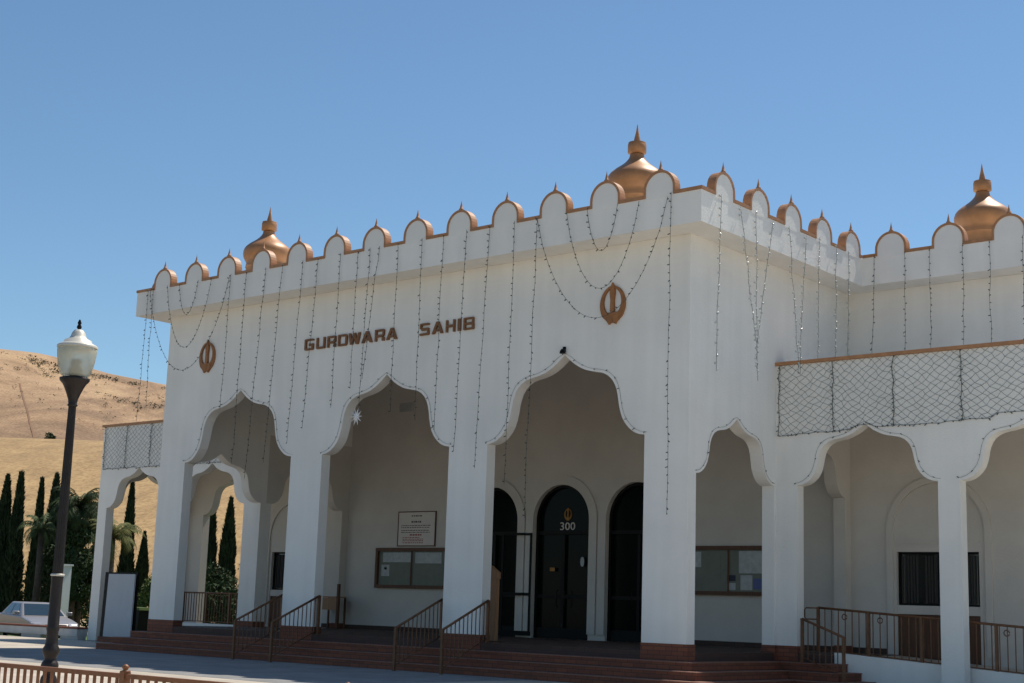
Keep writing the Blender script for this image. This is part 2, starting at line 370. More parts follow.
# domes
def dome(x,y,z,base=True):
    prof=[(.60,-.40),(.61,-.34),(.59,-.30),(.63,-.22),(.685,-.12),(.705,-.02),(.70,.06),(.675,.14),(.63,.205),(.57,.26),(.50,.315),(.42,.37),(.34,.43),(.27,.495),(.215,.56),(.18,.62),(.165,.69)]
    d=part('dome',MB().lathe([(r,zz) for r,zz in prof],(x,y,z),48),'copper',B)
    part('drum',MB().lathe([(.68,-1.07),(.68,-.98),(.62,-.95),(.60,-.45),(.625,-.405)],(x,y,z),32),'copper',d)
    part('collar',MB().lathe([(.165,.705),(.22,.74),(.22,.94),(.20,.965),(.21,.985),(.12,1.0),(.085,1.01)],(x,y,z),32),'copper',d)
    part('spire',MB().lathe([(.085,1.012),(.07,1.10),(.035,1.25),(.004,1.45)],(x,y,z),16),'copper_trim',d)
dome(-2.35,1.25,11.58);dome(-15.47,1.25,11.58);dome(3.0,8.65,11.6)
m=MB()
# ---- mouldings round doors and windows, sills
def ringpoly(c,r0,r1,zs,zb,n=24):
    A=[(c-r1*math.cos(math.pi*i/n),zs+r1*math.sin(math.pi*i/n)) for i in range(n+1)]
    C=[(c+r0*math.cos(math.pi*i/n),zs+r0*math.sin(math.pi*i/n)) for i in range(n+1)]
    return [(c-r1,zb)]+A+[(c+r1,zb),(c+r0,zb)]+C+[(c-r0,zb)]
BW=D2-.002
for a,b in doors:
    c=(a+b)/2
    part('door_moulding',MB().prism(ringpoly(c,1.012,1.28,4.2,FL+.16),fXZ,D2-.06,BW),'stucco_shade',B)
for c in (-20.4,2.26):
    part('window_moulding',MB().prism(ringpoly(c,1.14,1.30,3.79,FL+.02),fXZ,D2-.06,BW),'stucco_shade',B)
for a,b in ((-19.05,-12.75),(-5.32,.92)): part('skirting',MB().box(a,b,D2-.03,BW,FL+.004,FL+.14),'floor',B)
# ---- doors
def text_mesh(s,w,h,depth,bold=.0):
    cu=bpy.data.curves.new('t','FONT');cu.body=s;cu.offset=bold;cu.resolution_u=3
    ob=bpy.data.objects.new('t',cu);COL.objects.link(ob)
    dg=bpy.context.evaluated_depsgraph_get();me=bpy.data.meshes.new_from_object(ob.evaluated_get(dg))
    bpy.data.objects.remove(ob)
    bm=bmesh.new();bm.from_mesh(me)
    bmesh.ops.remove_doubles(bm,verts=bm.verts,dist=1e-5)
    r=bmesh.ops.extrude_face_region(bm,geom=list(bm.faces))
    vs=[v for v in r['geom'] if isinstance(v,bmesh.types.BMVert)]
    for v in vs: v.co.z+=1
    xs=[v.co.x for v in bm.verts];ys=[v.co.y for v in bm.verts]
    x0,x1,y0,y1=min(xs),max(xs),min(ys),max(ys)
    mb=MB();bm.verts.ensure_lookup_table()
    V=[((v.co.x-x0)/(x1-x0)*w,-v.co.z*depth,(v.co.y-y0)/(y1-y0)*h) for v in bm.verts]
    mb.add(V,[tuple(v.index for v in f.verts) for f in bm.faces]);bm.free();bpy.data.meshes.remove(me)
    return mb
def moved(mb,d):
    mb.v=[(x+d[0],y+d[1],z+d[2]) for x,y,z in mb.v];return mb
def emblem_mb(cx,y,cz,h,dep=.05):
    """double edged sword, ring and two curved blades"""
    s=h/1.0;mb=MB()
    def pr(poly,a,b): mb.prism([(cx+u*s,cz+v*s) for u,v in poly],fXZ,y-b,y-a)
    # curved blades
    for sg in (1,-1):
        out=[];inn=[]
        for i in range(17):
            t=i/16;an=R(-78+150*t)
            ro=.385;ru=.475
            th=.085*(1-t**2.2)+.012 if t>.25 else .095
            out.append((sg*(ro*math.cos(an)*(1-.10*(t<.2))),ru*math.sin(an)))
            inn.append((sg*((ro-th)*math.cos(an)),(ru-th)*math.sin(an)))
        pr(out+inn[::-1],0,dep*.8+(.004 if sg>0 else 0))
    # ring
    n=28;a=[(.345*math.cos(2*math.pi*i/n),.05+.43*math.sin(2*math.pi*i/n)) for i in range(n)]
    b=[(.272*math.cos(2*math.pi*i/n),.07+.345*math.sin(2*math.pi*i/n)) for i in range(n)]
    for i in range(n):
        j=(i+1)%n;pr([a[i],a[j],b[j],b[i]],0,dep)
    # sword
    pr([(0,.56),(.055,.44),(.075,.30),(.05,.10),(.06,-.17),(.03,-.2),(.03,-.44),(-.03,-.44),(-.03,-.2),(-.06,-.17),(-.05,.10),(-.075,.30),(-.055,.44)],0,dep*1.25)
    pr([(.17,-.20),(.22,-.30),(.14,-.44),(.10,-.50),(.04,-.46),(-.04,-.46),(-.10,-.50),(-.14,-.44),(-.22,-.30),(-.17,-.20)],0,dep*1.1)
    return mb
for k,(a,b) in enumerate(doors):
    d=part('arched_door',MB().prism([(a-.03,FL)]+rnd(a-.03,b+.03,4.2)+[(b+.03,FL)],fXZ,D2+.20,D2+.27),'doorglass',B,
           label=['arched dark door left of the numbered one','arched dark door numbered 300','arched dark door beside the near corner column'][k])
    c=(a+b)/2
    fr=MB().prism(ringpoly(c,.93,1.009,4.2,FL+.005),fXZ,D2+.10,D2+.198)
    for x in (c-.045,): fr.box(x,x+.09,D2+.12,D2+.198,FL+.005,3.80)
    fr.box(a+.081,b-.081,D2+.11,D2+.199,3.80,3.90)
    fr.box(a+.081,c-.046,D2+.12,D2+.197,FL+.005,FL+.30);fr.box(c+.046,b-.081,D2+.12,D2+.197,FL+.005,FL+.30)
    fr.box(a+.081,c-.046,D2+.12,D2+.197,2.0,2.1);fr.box(c+.046,b-.081,D2+.12,D2+.197,2.0,2.1)
    part('door_frame',fr,'darkframe',d)
    for x in (c-.15,c+.15): part('door_handle',MB().tube([(x,D2+.10,1.75),(x,D2+.03,1.78),(x,D2+.03,2.2),(x,D2+.10,2.23)],.014,6),'darkframe',d)
    if k==1:
        part('house_number',moved(text_mesh('300',.54,.22,.012,.0),(-9.24,D2+.196,3.93)),'sign',d)
        part('emblem',emblem_mb(-8.96,D2+.195,4.37,.36,.02),'gold',d)
        part('push_plate',MB().box(-9.52,-9.34,D2+.115,D2+.119,2.76,2.86),'gold',d)
        part('sticker',MB().prism([(-8.36+.07*math.cos(i*.524),3.03+.14*math.sin(i*.524)) for i in range(12)],fXZ,D2+.110,D2+.118),'paper',d)
        # outer leaf swung open against the pier
        lf=MB();hx,hy=-10.06,D2-.05;an=R(196);L=.96
        def leaf(x0,x1,z0,z1,t0=-.025,t1=.025):
            P=[]
            for w in (t0,t1):
                for u,v in ((x0,z0),(x1,z0),(x1,z1),(x0,z1)):
                    P.append((hx+u*math.cos(an)-w*math.sin(an),hy+u*math.sin(an)+w*math.cos(an)-0,v))
            return P
        FS=[(0,1,2,3),(7,6,5,4),(0,4,5,1),(1,5,6,2),(2,6,7,3),(3,7,4,0)]
        for q in ((0,.07,.92,3.84),(L-.07,L,.92,3.84),(.071,L-.071,3.77,3.84),(.071,L-.071,.92,1.05),(.071,L-.071,2.05,2.13)):
            lf.add(leaf(*q),FS)
        part('open_leaf',lf,'darkframe',d,label='dark framed door leaf standing open')
for k,(a,b) in enumerate(wins):
    w=part('window',MB().box(a-.02,b+.02,D2+.17,D2+.20,2.02,3.32),'winglass',B,label=['dark window inside the left wing','dark window with curtains inside the right wing'][k])
    f=MB();
    for x0,x1 in ((a+.001,a+.05),(b-.05,b-.001),((a+b)/2-.03,(a+b)/2+.03)): f.box(x0,x1,D2+.10,D2+.169,2.045,3.299)
    f.box(a+.05,b-.05,D2+.102,D2+.168,3.25,3.299);f.box(a+.05,b-.05,D2+.102,D2+.168,2.045,2.09)
    part('window_frame',f,'darkframe',w)
    cu=MB()
    for i in range(26):
        if 5<i<8: continue
        x=a+.08+(b-a-.16)*i/25; cu.box(x-.028,x+.022,D2+.155+.006*(i%2),D2+.165+.006*(i%2)-.001,2.10,3.22)
    part('curtain',cu,'curtain',w)
    part('window_sill',MB().box(a+.001,b-.001,D2+.02,D2+.26,1.835,2.04),'stucco_shade',B)
    part('wood_panel',MB().box(a+.001,b-.001,D2+.05,D2+.26,GZ,1.83),'wood',B,label='brown vertical board panel below the window')
    part('lintel_band',MB().box(a-.0,b+.0,D2-.03,BW,3.50,3.56),'stucco_shade',B)
# louvre above in second bay, and roof light
m=MB().box(-15.7,-15.12,D2-.04,BW,7.72,8.0)
for i in range(4): m.box(-15.66,-15.16,D2-.06,D2-.041,7.75+i*.06,7.775+i*.06)
part('wall_vent',m,'wallblock',B)
# ---- floor and steps
m=MB().prism([(-W,0),(0,0),(0,D1),(1.22,D1),(1.22,D2-.003),(-W,D2-.003)],fXY,.693,FL);part('porch_floor',m,'floor',B)
for k in range(1,4):
    t=.33*k
    zt=FL-.175*k
    p=[(-W-t,-t),(t,-t),(t,D1-t),(1.22+t,D1-t),(1.22+t,4.045),(.9,4.045),(.9,D2-.004),(-W-t,D2-.004)]
    z0=zt-.172 if k<3 else GZ-.05
    st=part('step',MB().prism(p,fXY,z0,zt-.022),'brick',B)
    g=.018
    q=[(-W-t-g,-t-g),(t+g,-t-g),(t+g,D1-t-g),(1.22+t+g,D1-t-g),(1.22+t+g,4.045),(.9,4.045),(.9,D2-.004),(-W-t-g,D2-.004)]
    part('tread',MB().prism(q,fXY,zt-.021,zt),'tread',st)
# small bullnose nosing tiles on every step edge
# right wing terrace: white ramp wall and ramp floor
zr=lambda x:.93-.062*(x-1.22)
part('ramp_wall',MB().prism([(1.23,GZ),(8.2,GZ),(8.2,zr(8.2)),(1.23,zr(1.23))],fXZ,4.05,4.2),'stucco',B)
part('ramp_floor',MB().prism([(1.23,GZ),(7.9,GZ),(7.9,zr(7.9)-.07),(1.23,zr(1.23)-.07)],fXZ,4.202,D2-.004),'concrete',B)
part('ramp_wall',MB().box(-W-3.85,-W-.34,4.05,4.2,GZ,.90),'stucco',B)
part('ramp_floor',MB().box(-W-3.85,-W-.34,4.202,D2-.004,GZ,.82),'floor',B)
# ---- lettering: wide block capitals from butted strokes (unit square outlines)
def glyph(ch,x,w,z,h):
    t=.20 if ch in 'AW' else .18;v=.165;k=.07
    q={'G':[[(k,0),(t,0),(t,1),(k,1),(0,1-k),(0,k)],[(t,1-v),(1-k,1-v),(1,1-v),(1,1-k),(1-k,1),(t,1)],[(t,0),(1-k,0),(1,k),(1,v),(t,v)],[(1-t,v),(1,v),(1,.56),(1-t,.56)],[(.5,.36),(1-t,.36),(1-t,.56),(.5,.56)]],
     'U':[[(k,0),(t,0),(t,1),(0,1),(0,k)],[(t,0),(1-t,0),(1-t,v),(t,v)],[(1-t,0),(1-k,0),(1,k),(1,1),(1-t,1)]],
     'R':[[(0,0),(t,0),(t,1),(0,1)],[(t,1-v),(1-t,1-v),(1-t,1),(t,1)],[(1-t,.42),(1-k,.42),(1,.5),(1,1-k),(1-k,1),(1-t,1)],[(t,.34),(1-t,.34),(1-t,.53),(t,.53)],[(1-t-.05,0),(1,0),(1,.30),(1-k,.335),(1-t-.05,.335)]],
     'D':[[(0,0),(t,0),(t,1),(0,1)],[(t,1-v),(1-t,1-v),(1-t,1),(t,1)],[(t,0),(1-t,0),(1-t,v),(t,v)],[(1-t,0),(1-.12,0),(1,.14),(1,.86),(1-.12,1),(1-t,1)]],
     'W':[[(.16,0),(.36,0),(.17,1),(0,1)],[(.64,0),(.84,0),(1,1),(.83,1)],[(.361,0),(.5,.60),(.5,1),(.41,1),(.285,.42)],[(.639,0),(.715,.42),(.59,1),(.501,1),(.501,.60)]],
     'A':[[(0,0),(.22,0),(.5,.76),(.5,1),(.38,1)],[(1,0),(.62,1),(.501,1),(.501,.76),(.78,0)],[(.30,.20),(.70,.20),(.635,.37),(.365,.37)]],
     'S':[[(0,1-.45),(t,1-.45),(t,1),(k,1),(0,1-k)],[(t,1-v),(1,1-v),(1,1-k),(1-k,1),(t,1)],[(t,.40),(1-k,.40),(1,.54),(1-k,.60),(t,.60)],[(1-t,0),(1-k,0),(1,k),(1,.39),(1-t,.39)],[(0,0),(1-t,0),(1-t,v),(0,v)]],
     'H':[[(0,0),(t,0),(t,1),(0,1)],[(1-t,0),(1,0),(1,1),(1-t,1)],[(t,.40),(1-t,.40),(1-t,.60),(t,.60)]],
     'I':[[(0,0),(1,0),(1,1),(0,1)]],
     'B':[[(0,0),(t,0),(t,1),(0,1)],[(t,1-v+.02),(1-t,1-v+.02),(1-t,1),(t,1)],[(1-t,.53),(1-.03,.53),(1-.03,1-k),(1-k,1),(1-t,1)],[(t,.41),(1-t,.41),(1-t,.59),(t,.59)],[(1-t,0),(1-k,0),(1,k),(1,.46),(1-k,.528),(1-t,.528)],[(t,0),(1-t,0),(1-t,v-.02),(t,v-.02)]]}[ch]
    m=MB()
    for p in q: m.prism([(x+u*w,z+.015+vv*h*.9) for u,vv in p],fXZ,-.055,-.003)
    return m
kx=3.4/91
for x0,x1,ch in [(306,315,'G'),(318.3,327,'U'),(329.6,338,'R'),(340.5,349.5,'D'),(351,362.5,'W'),(364,374.3,'A'),(377,385.8,'R'),(388,398,'A')]:
    part('letter',glyph(ch,-12.17+(x0-306)*kx,(x1-x0)*kx,8.235,.335),'letter',B)
kx=1.79/54
for x0,x1,ch in [(421,430.3,'S'),(433.6,444.5,'A'),(447.5,456.3,'H'),(459.3,462,'I'),(465,475,'B')]:
    part('letter',glyph(ch,-7.94+(x0-421)*kx,(x1-x0)*kx,8.235,.335),'letter',B)
part('emblem',emblem_mb(-2.03,-.003,8.40,.90),'emblem',B,label='bronze sword and ring emblem beside the near corner')
part('emblem',emblem_mb(-16.29,-.003,8.43,.90),'emblem',B,label='bronze sword and ring emblem above the leftmost arch')
# ------------------------------------------------------------------ notice boards
def board(x0,x1,z0,z1,label,papers,y=D2-.0):
    t=thing('notice_board',label,'notice board',((x0+x1)/2,y,z0),0,'glazed notice boards on the porch wall')
    f=MB();w=.10
    f.box(x0,x1,y-.14,y-.003,z1-w,z1);f.box(x0,x1,y-.14,y-.003,z0,z0+w)
    f.box(x0,x0+w,y-.138,y-.004,z0+w+.001,z1-w-.001);f.box(x1-w,x1,y-.138,y-.004,z0+w+.001,z1-w-.001)
    part('frame',f,'wood',t)
    part('backing',MB().box(x0+w,x1-w,y-.05,y-.004,z0+w,z1-w),'felt',t)
    part('mullion',MB().box((x0+x1)/2-.02,(x0+x1)/2+.02,y-.10,y-.08,z0+w+.001,z1-w-.001),'wood',t)
    for (a,b,c,d,m) in papers:
        part('paper',MB().box(a,b,y-.056,y-.051,c,d),m,t)
board(-16.36,-13.3,2.18,3.42,'brown framed notice board under the white text sign, between the second and third columns',
  [(-16.1,-14.9,2.98,3.28,'paper'),(-14.7,-13.6,2.95,3.28,'paper'),(-16.15,-15.8,2.55,2.9,'paper'),(-16.02,-15.92,2.75,2.82,'paperdark'),(-15.6,-14.9,2.35,2.85,'felt')])
board(-5.0,-1.9,2.18,3.45,'brown framed notice board seen through the side arch, blue notices at its right end',
  [(-4.6,-4.3,2.9,3.3,'paper'),(-3.15,-2.1,2.75,3.32,'paper'),(-3.5,-3.25,2.32,2.5,'paper'),(-3.5,-3.25,2.55,2.7,'paperdark'),(-3.1,-2.75,2.32,2.7,'paper'),(-2.72,-2.4,2.35,2.62,'paperblue'),(-2.35,-2.1,2.35,2.7,'paper'),(-4.2,-3.7,2.5,3.2,'felt')])
t=thing('text_sign','pale sign with dark and red lettering mounted just above the left notice board','sign',(-14.7,D2,3.5))
part('sign_panel',MB().box(-15.5,-13.95,D2-.035,D2-.003,3.50,4.52),'sign',t)
m=MB()
for x0,x1,z0,z1 in ((-15.53,-15.5,3.47,4.55),(-13.95,-13.92,3.47,4.55),(-15.499,-13.951,4.521,4.55),(-15.499,-13.951,3.47,3.499)): m.box(x0,x1,D2-.045,D2-.003,z0,z1)
part('sign_frame',m,'wood',t)
def lines(m,z,x0,x1,h):
    x=x0
    while x<x1-.03:
        w=random.uniform(.04,.12);w=min(w,x1-x);m.box(x,x+w,D2-.0375,D2-.0352,z,z+h);x+=w+.025
m=MB();lines(m,4.39,-14.95,-14.5,.035);lines(m,4.20,-14.95,-14.5,.05)
for z in (4.10,4.04,3.95,3.89): lines(m,z,-15.38,-14.1-random.random()*.2,.022)
part('dark_lettering',m,'ink',t)
m=MB();lines(m,3.80,-15.0,-14.5,.045)
for z in (3.73,3.68,3.63,3.57): lines(m,z,-15.3,-14.3-random.random()*.3,.022)
part('red_lettering',m,'redink',t)
# ------------------------------------------------------------------ hand rails
def rail(label,P0,P1,h=.95,pitch=.14,posts=(0,1),bottom=True,group='brown metal handrails around the steps',kind='handrail',bot=.10,zfun=None,m='rail'):
    """P0,P1 = foot points (top and bottom of the run)"""
    P0=Vector(P0);P1=Vector(P1);t=thing('hand_rail' if kind=='handrail' else 'railing',label,kind,P0,0,group)
    up=Vector((0,0,h))
    for q in posts:
        p=P0.lerp(P1,q);part('post',MB().box(p.x-.03,p.x+.03,p.y-.03,p.y+.03,p.z-.02,p.z+h+.01),m,t)
    part('top_rail',MB().tube([P0+up,P1+up],.028,8),m,t)
    if bottom: part('bottom_rail',MB().tube([P0+Vector((0,0,bot)),P1+Vector((0,0,bot))],.014,6),m,t)
    n=int((P1-P0).length/pitch)
    for i in range(1,min(n,98)):
        p=P0.lerp(P1,i/n)
        part('baluster',MB().box(p.x-.009,p.x+.009,p.y-.009,p.y+.009,p.z+bot,p.z+h),m,t)
    return t
RS=[(-5.5,'handrail on the right flank of the third front column from the left'),(-6.95,'handrail on the left flank of the third front column from the left'),
    (-11.2,'handrail on the right flank of the second front column from the left'),(-12.62,'handrail on the left flank of the second front column from the left')]
for x,l in RS: rail(l,(x,.10,FL),(x,-1.42,GZ+.02))
rail('short handrail descending beside the wing corner column, right of the side arch',(.85,3.30,.72),(2.0,3.0,.36),.92,.16)
t=rail('long brown railing on the white ramp wall under the right wing arches',(.80,4.12,.95),(7.6,4.12,.53),.95,.165,(0,.18,.36,.60,.8,1),group='level railings in the wings',kind='railing',bot=.03)
# return loop at its left end and scroll ornaments
part('return_loop',MB().tube([(.78,4.12,1.89),(.50,4.12,1.89),(.46,4.12,1.85),(.46,4.12,1.68),(.50,4.12,1.64),(.78,4.12,1.64)],.016,6),'rail',t)
for x in (1.45,2.3,5.1):
    c=(x,4.12,.95-.062*(x-.8)+.80);part('scroll',MB().tube([(c[0]+.06*math.cos(i*.6),c[1]-.01,c[2]+.06*math.sin(i*.6)) for i in range(11)],.014,5),'rail',t)
rail('dark railing between the leftmost front column and the wing, trees behind',(-W-.36,4.12,.90),(-W-3.8,4.12,.90),.95,.13,(0,.33,.66,1),group='level railings in the wings',kind='railing',bot=.06)
# ------------------------------------------------------------------ porch furniture
t=thing('wooden_stand','pale wooden stand with a sloping top just behind the third front column','stand',(-6.2,1.2,FL))
part('body',MB().box(-6.6,-6.2,1.18,1.30,FL+.02,2.35),'lightwood',t)
part('top',MB().prism([(-6.62,2.353),(-6.18,2.353),(-6.18,2.50),(-6.42,2.66),(-6.62,2.70)],fXZ,1.17,1.31),'lightwood',t)
part('foot',MB().box(-6.66,-6.15,1.1,1.38,FL,FL+.02),'wood',t)
t=thing('wooden_stand','low wooden stand with tan front board and tall end post, left of the notice board','stand',(-17.6,6.6,FL))
part('end_post',MB().box(-17.30,-17.22,6.46,6.54,FL,2.26),'wood',t)
part('front_board',MB().box(-18.1,-17.31,6.47,6.50,1.45,1.82),'lightwood',t)
part('shelf',MB().box(-18.12,-17.305,6.42,6.9,1.83,1.87),'lightwood',t)
for x in (-18.1,-17.36):
    for y in (6.51,6.85): part('leg',MB().box(x,x+.05,y,y+.05,FL,1.828),'wood',t)
# leaning panel and bin beside the left wing
t=thing('leaning_panel','tall grey board leaning by the left wing column, dark edge showing','board',(-24.5,3.4,GZ))
def lean(x0,x1,y,z0,z1,th,dy):
    return MB().add([(x0,y,z0),(x1,y,z0),(x1,y+th,z0),(x0,y+th,z0),(x0-.22,y+dy,z1),(x1-.26,y+dy,z1),(x1-.26,y+dy+th,z1),(x0-.22,y+dy+th,z1)],[(0,3,2,1),(4,5,6,7),(0,1,5,4),(1,2,6,5),(2,3,7,6),(3,0,4,7)])
part('panel',lean(-24.93,-23.45,3.25,.34,2.38,.05,.2),'panel',t)
part('backing_board',lean(-25.25,-23.40,3.34,GZ,2.44,.05,.2),'darkframe',t,label='black board behind the grey one')
part('footing',MB().box(-25.0,-23.4,3.1,3.33,GZ,.335),'brick',t)
t=thing('waste_bin','black bin with a pale lid behind the leaning board, beside the leftmost porch column','bin',(-32.0,9.9,.1))
part('body',MB().prism([(-32.45,-.12),(-31.85,-.12),(-31.75,1.15),(-32.5,1.15)],fXZ,9.6,10.2),'darkframe',t)
part('lid',MB().prism([(-32.54,1.153),(-31.7,1.153),(-31.72,1.25),(-32.5,1.27)],fXZ,9.55,10.25),'bush',t)
# ------------------------------------------------------------------ string lights
def string_mb(pts,r=.0048,step=.15,ph=0,br=.0135):
    pts=[Vector(p) for p in pts];w=MB().tube(pts,r,4);b=MB()
    L=0;nxt=.05;k=ph
    for i in range(len(pts)-1):
        a,c=pts[i],pts[i+1];d=(c-a).length
        while nxt<L+d:
            p=a.lerp(c,(nxt-L)/d);dx=random.uniform(-.02,.02);dy=-.012
            sx=random.choice((-1,1))*random.uniform(.01,.035);q=p+Vector((sx,dy+random.uniform(-.02,.01),random.uniform(-.035,.02)))
            b.tube([p,q+(q-p)*.35],br,4)
            nxt+=step*random.uniform(.75,1.25);k+=1
        L+=d
    return w,b
def string(pts,label,group='light strings hanging from the parapet',bm='bulb',**k):
    w,b=string_mb(pts,**k);t=thing('light_string',label,'light string',tuple(pts[0]),0,group)
    part('wire',w,'wire',t,fix=False);part('bulb',b,bm,t,fix=False)['kind']='stuff'
    return t
def wob(a,b,n=9,amp=.018):
    a=Vector(a);b=Vector(b);return [a.lerp(b,i/n)+Vector((random.uniform(-amp,amp)*(0<i),random.uniform(-.01,.01),0)) for i in range(n+1)]
def sag(a,b,zmin,n=18):
    a=Vector(a);b=Vector(b);zt=(a.z+b.z)/2;out=[]
    for i in range(n+1):
        t=i/n;p=a.lerp(b,t);p.z-=(zt-zmin)*(4*t*(1-t))**.8;out.append(p)
    return out
Y0=-.785
FS_=[(-18.26,-18.39,6.63,'hanging past the left end of the building against the hill'),(-18.05,-18.0,7.0,'hanging just inside the left end of the building'),
(-14.55,-14.63,6.74,'ending just above the first arch'),(-13.87,-13.99,5.22,'hanging in front of the left part of the first arch'),(-13.08,-13.43,4.8,'hanging through the middle of the first arch'),
(-12.38,-12.71,5.2,'hanging by the right edge of the first arch'),(-11.59,-11.84,5.68,'ending above the second column'),(-11.0,-11.28,6.03,'hanging left of the first letter G'),
(-10.15,-10.26,6.5,'crossing between the letters R and D'),(-9.52,-9.6,6.95,'crossing the letter W'),(-9.09,-9.24,6.35,'with a white star at its end in the second arch'),
(-8.76,-9.17,7.15,'slanting left past the fifth and sixth letters'),(-8.1,-8.14,6.26,'between the two words, falling to the second arch peak'),(-7.28,-7.29,6.02,'hanging left of the letter S'),
(-6.58,-6.65,5.74,'crossing the A of the second word'),(-5.82,-5.99,5.21,'just right of the last letter B'),(-5.1,-5.32,4.79,'falling down the third column face'),
(-4.34,-4.41,4.4,'at the left shoulder of the third arch'),(-3.66,-3.81,3.63,'reaching deep into the third arch'),(0,-.02,3.66,'longest one, down the near corner column')]
for a,b,z,l in FS_: string(wob((a,Y0,10.5),(b,Y0+.03,z)),'front string, '+l)
SW=[((-18.2,Y0,10.5),(-14.58,Y0,10.47),7.95,'largest drooping light swag at the left end of the front'),((-17.36,Y0-.01,10.5),(-15.36,Y0-.01,10.48),8.6,'middle drooping light swag at the left end of the front'),
((-16.82,Y0,10.5),(-15.96,Y0,10.5),9.55,'smallest drooping light swag at the left end of the front'),((-3.67,Y0,10.46),(-.08,Y0,10.4),7.95,'largest drooping light swag around the right emblem'),((-2.81,Y0-.01,10.48),(-.82,Y0-.01,10.42),8.6,'middle drooping light swag above the right emblem'),
((-2.24,Y0,10.5),(-1.40,Y0,10.46),9.45,'smallest drooping light swag above the right emblem')]
for a,b,z,l in SW: string(sag(a,b,z),l,'drooping light swags on the front parapet')
X0=.785
for pts,l in [(wob((X0,-.03,10.5),(X0,-.2,6.65)),'nearest the corner'),(wob((X0,.75,10.4),(X0,1.42,7.55))+wob((X0,1.44,7.5),(X0,1.46,6.9)),'left leg of the converging trio'),
  (wob((X0+.01,1.39,10.46),(X0+.01,1.45,6.67)),'straight middle one of the converging trio'),(wob((X0,2.14,10.4),(X0,1.46,7.5)),'right leg of the converging trio'),
  (wob((X0,2.86,10.45),(X0,3.3,7.1)),'left of the pair above the net'),(wob((X0,3.66,10.4),(X0,3.33,7.1)),'right of the pair above the net'),
  (wob((X0,4.31,10.5),(X0,4.18,7.5)),'third from the inner corner'),(wob((X0,5.13,10.5),(X0,5.06,7.5)),'second from the inner corner'),(wob((X0,5.77,10.48),(X0,5.7,7.5)),'one in the inner corner')]:
    string(pts,'dark light string on the side face, '+l,bm='glint',br=.022)
for i,x in enumerate((1.10,1.89,2.54,3.35,4.0,4.79)):
    string(wob((x,D2-.79,10.48),(x-(.1 if i==0 else .02),D2-.79,7.5)),'light string above the right wing roof, '+['first','second','third','fourth','fifth','last'][i]+' from the inner corner')
def edge_string(pts,label):
    n=[];
    string(pts,label,'light strings tracing arch edges',r=.003,step=.34,br=.010)
def off(a,b,zs,za,d=.07):
    q=cusp(a,b,zs,za);c=(a+b)/2;return [(x+(d if x>c+.01 else -d if x<c-.01 else 0),z+d*.7) for x,z in q]
for (a,b,za),n in zip(FB,('first','second','third')):
    edge_string([(x,-.012,z) for x,z in off(a,b,SP,za)],'thin light string tracing the edge of the %s front arch from the left'%n)
edge_string([(.012,y,z) for y,z in off(.32,3.5,WS,5.93)],'thin light string tracing the side arch beside the near corner')
for (a,b,za),n in zip(RW,('first','second')):
    edge_string([(x,D1-.012,z) for x,z in off(a,b,WS,za) if x>.03],'thin light string tracing the %s arch of the right wing'%n)
# net lights: diamond mesh draped on wing parapets
def net(x0,x1,y,zb,label):
    W_=x1-x0;z1=7.40;m=MB();cw,chh=.215,.078
    nx=max(2,round(W_/cw));cw=W_/nx;nz=int((z1-zb(x0))/chh)
    jx={}
    def P(i,j):
        if (i,j) not in jx:
            x=x0+i*cw/2;zz=z1-j*chh
            zz-=.07*math.sin(math.pi*(x-x0)/W_)*min(1,j/8)
            jx[(i,j)]=(x+random.uniform(-.036,.036)*(j>0),y-.012-random.random()*.015,zz+random.uniform(-.024,.024)*(j>0))
        return jx[(i,j)]
    for j in range(0,23):
        for i in range(0,2*nx):
            if (i+j)%2==0:
                for jj,ii in ((j+1,i+1),):
                    a=P(i,j);b=P(ii,jj)
                    if b[2]>zb(b[0])-.03 : m.tube([a,b],.004,3,False)
            else:
                a=P(i+1,j);b=P(i,j+1)
                if b[2]>zb(b[0])-.03: m.tube([a,b],.004,3,False)
    t=thing('net_light',label,'net light',(x0,y,zb(x0)),0,'net lights draped over the wing parapets')
    part('mesh_wires',m,'netwire',t,fix=False)
    w,b=string_mb([(x0+.02+random.uniform(-.03,.03),y-.03,z1-i*(z1-zb(x0))/10) for i in range(11)],.008,.10)
    w.add(b.v,b.f);part('gathered_edge',w,'netwire',t,fix=False)
    n=10;w,b=string_mb([(x0+(x1-x0)*i/n,y-.02,zb(x0+(x1-x0)*i/n)+random.uniform(-.02,.02)) for i in range(n+1)],.006,.14)
    w.add(b.v,b.f);part('bottom_edge',w,'netwire',t,fix=False)
zbot=lambda x:5.74+.10*min(1,max(0,x/3))+.10*math.exp(-((x-2.2)/.25)**2)
NX=[.08,1.45,2.9,4.45,6.0,7.6]
NL=['leftmost net light panel on the right wing parapet, beside the porch','second net light panel on the right wing parapet','third net light panel on the right wing parapet, above an arch peak','fourth net light panel on the right wing parapet','fifth net light panel on the right wing parapet']
for i in range(5): net(NX[i],NX[i+1],D1-.005,(lambda x:max(zbot(x),0) if x<4 else 5.86 if x<5.2 else 5.98),NL[i])
LX=[-26.25,-25.0,-23.65,-22.1,-20.5,-18.9]
LL=['leftmost net light panel on the left wing parapet','second net light panel on the left wing parapet','net light panel on the left wing parapet touching the porch corner','net light panel on the left wing seen above the inner arch peak','net light panel on the left wing seen beside the inner arch']
for i in range(5): net(LX[i],LX[i+1],D1-.005,lambda x:5.93,LL[i])
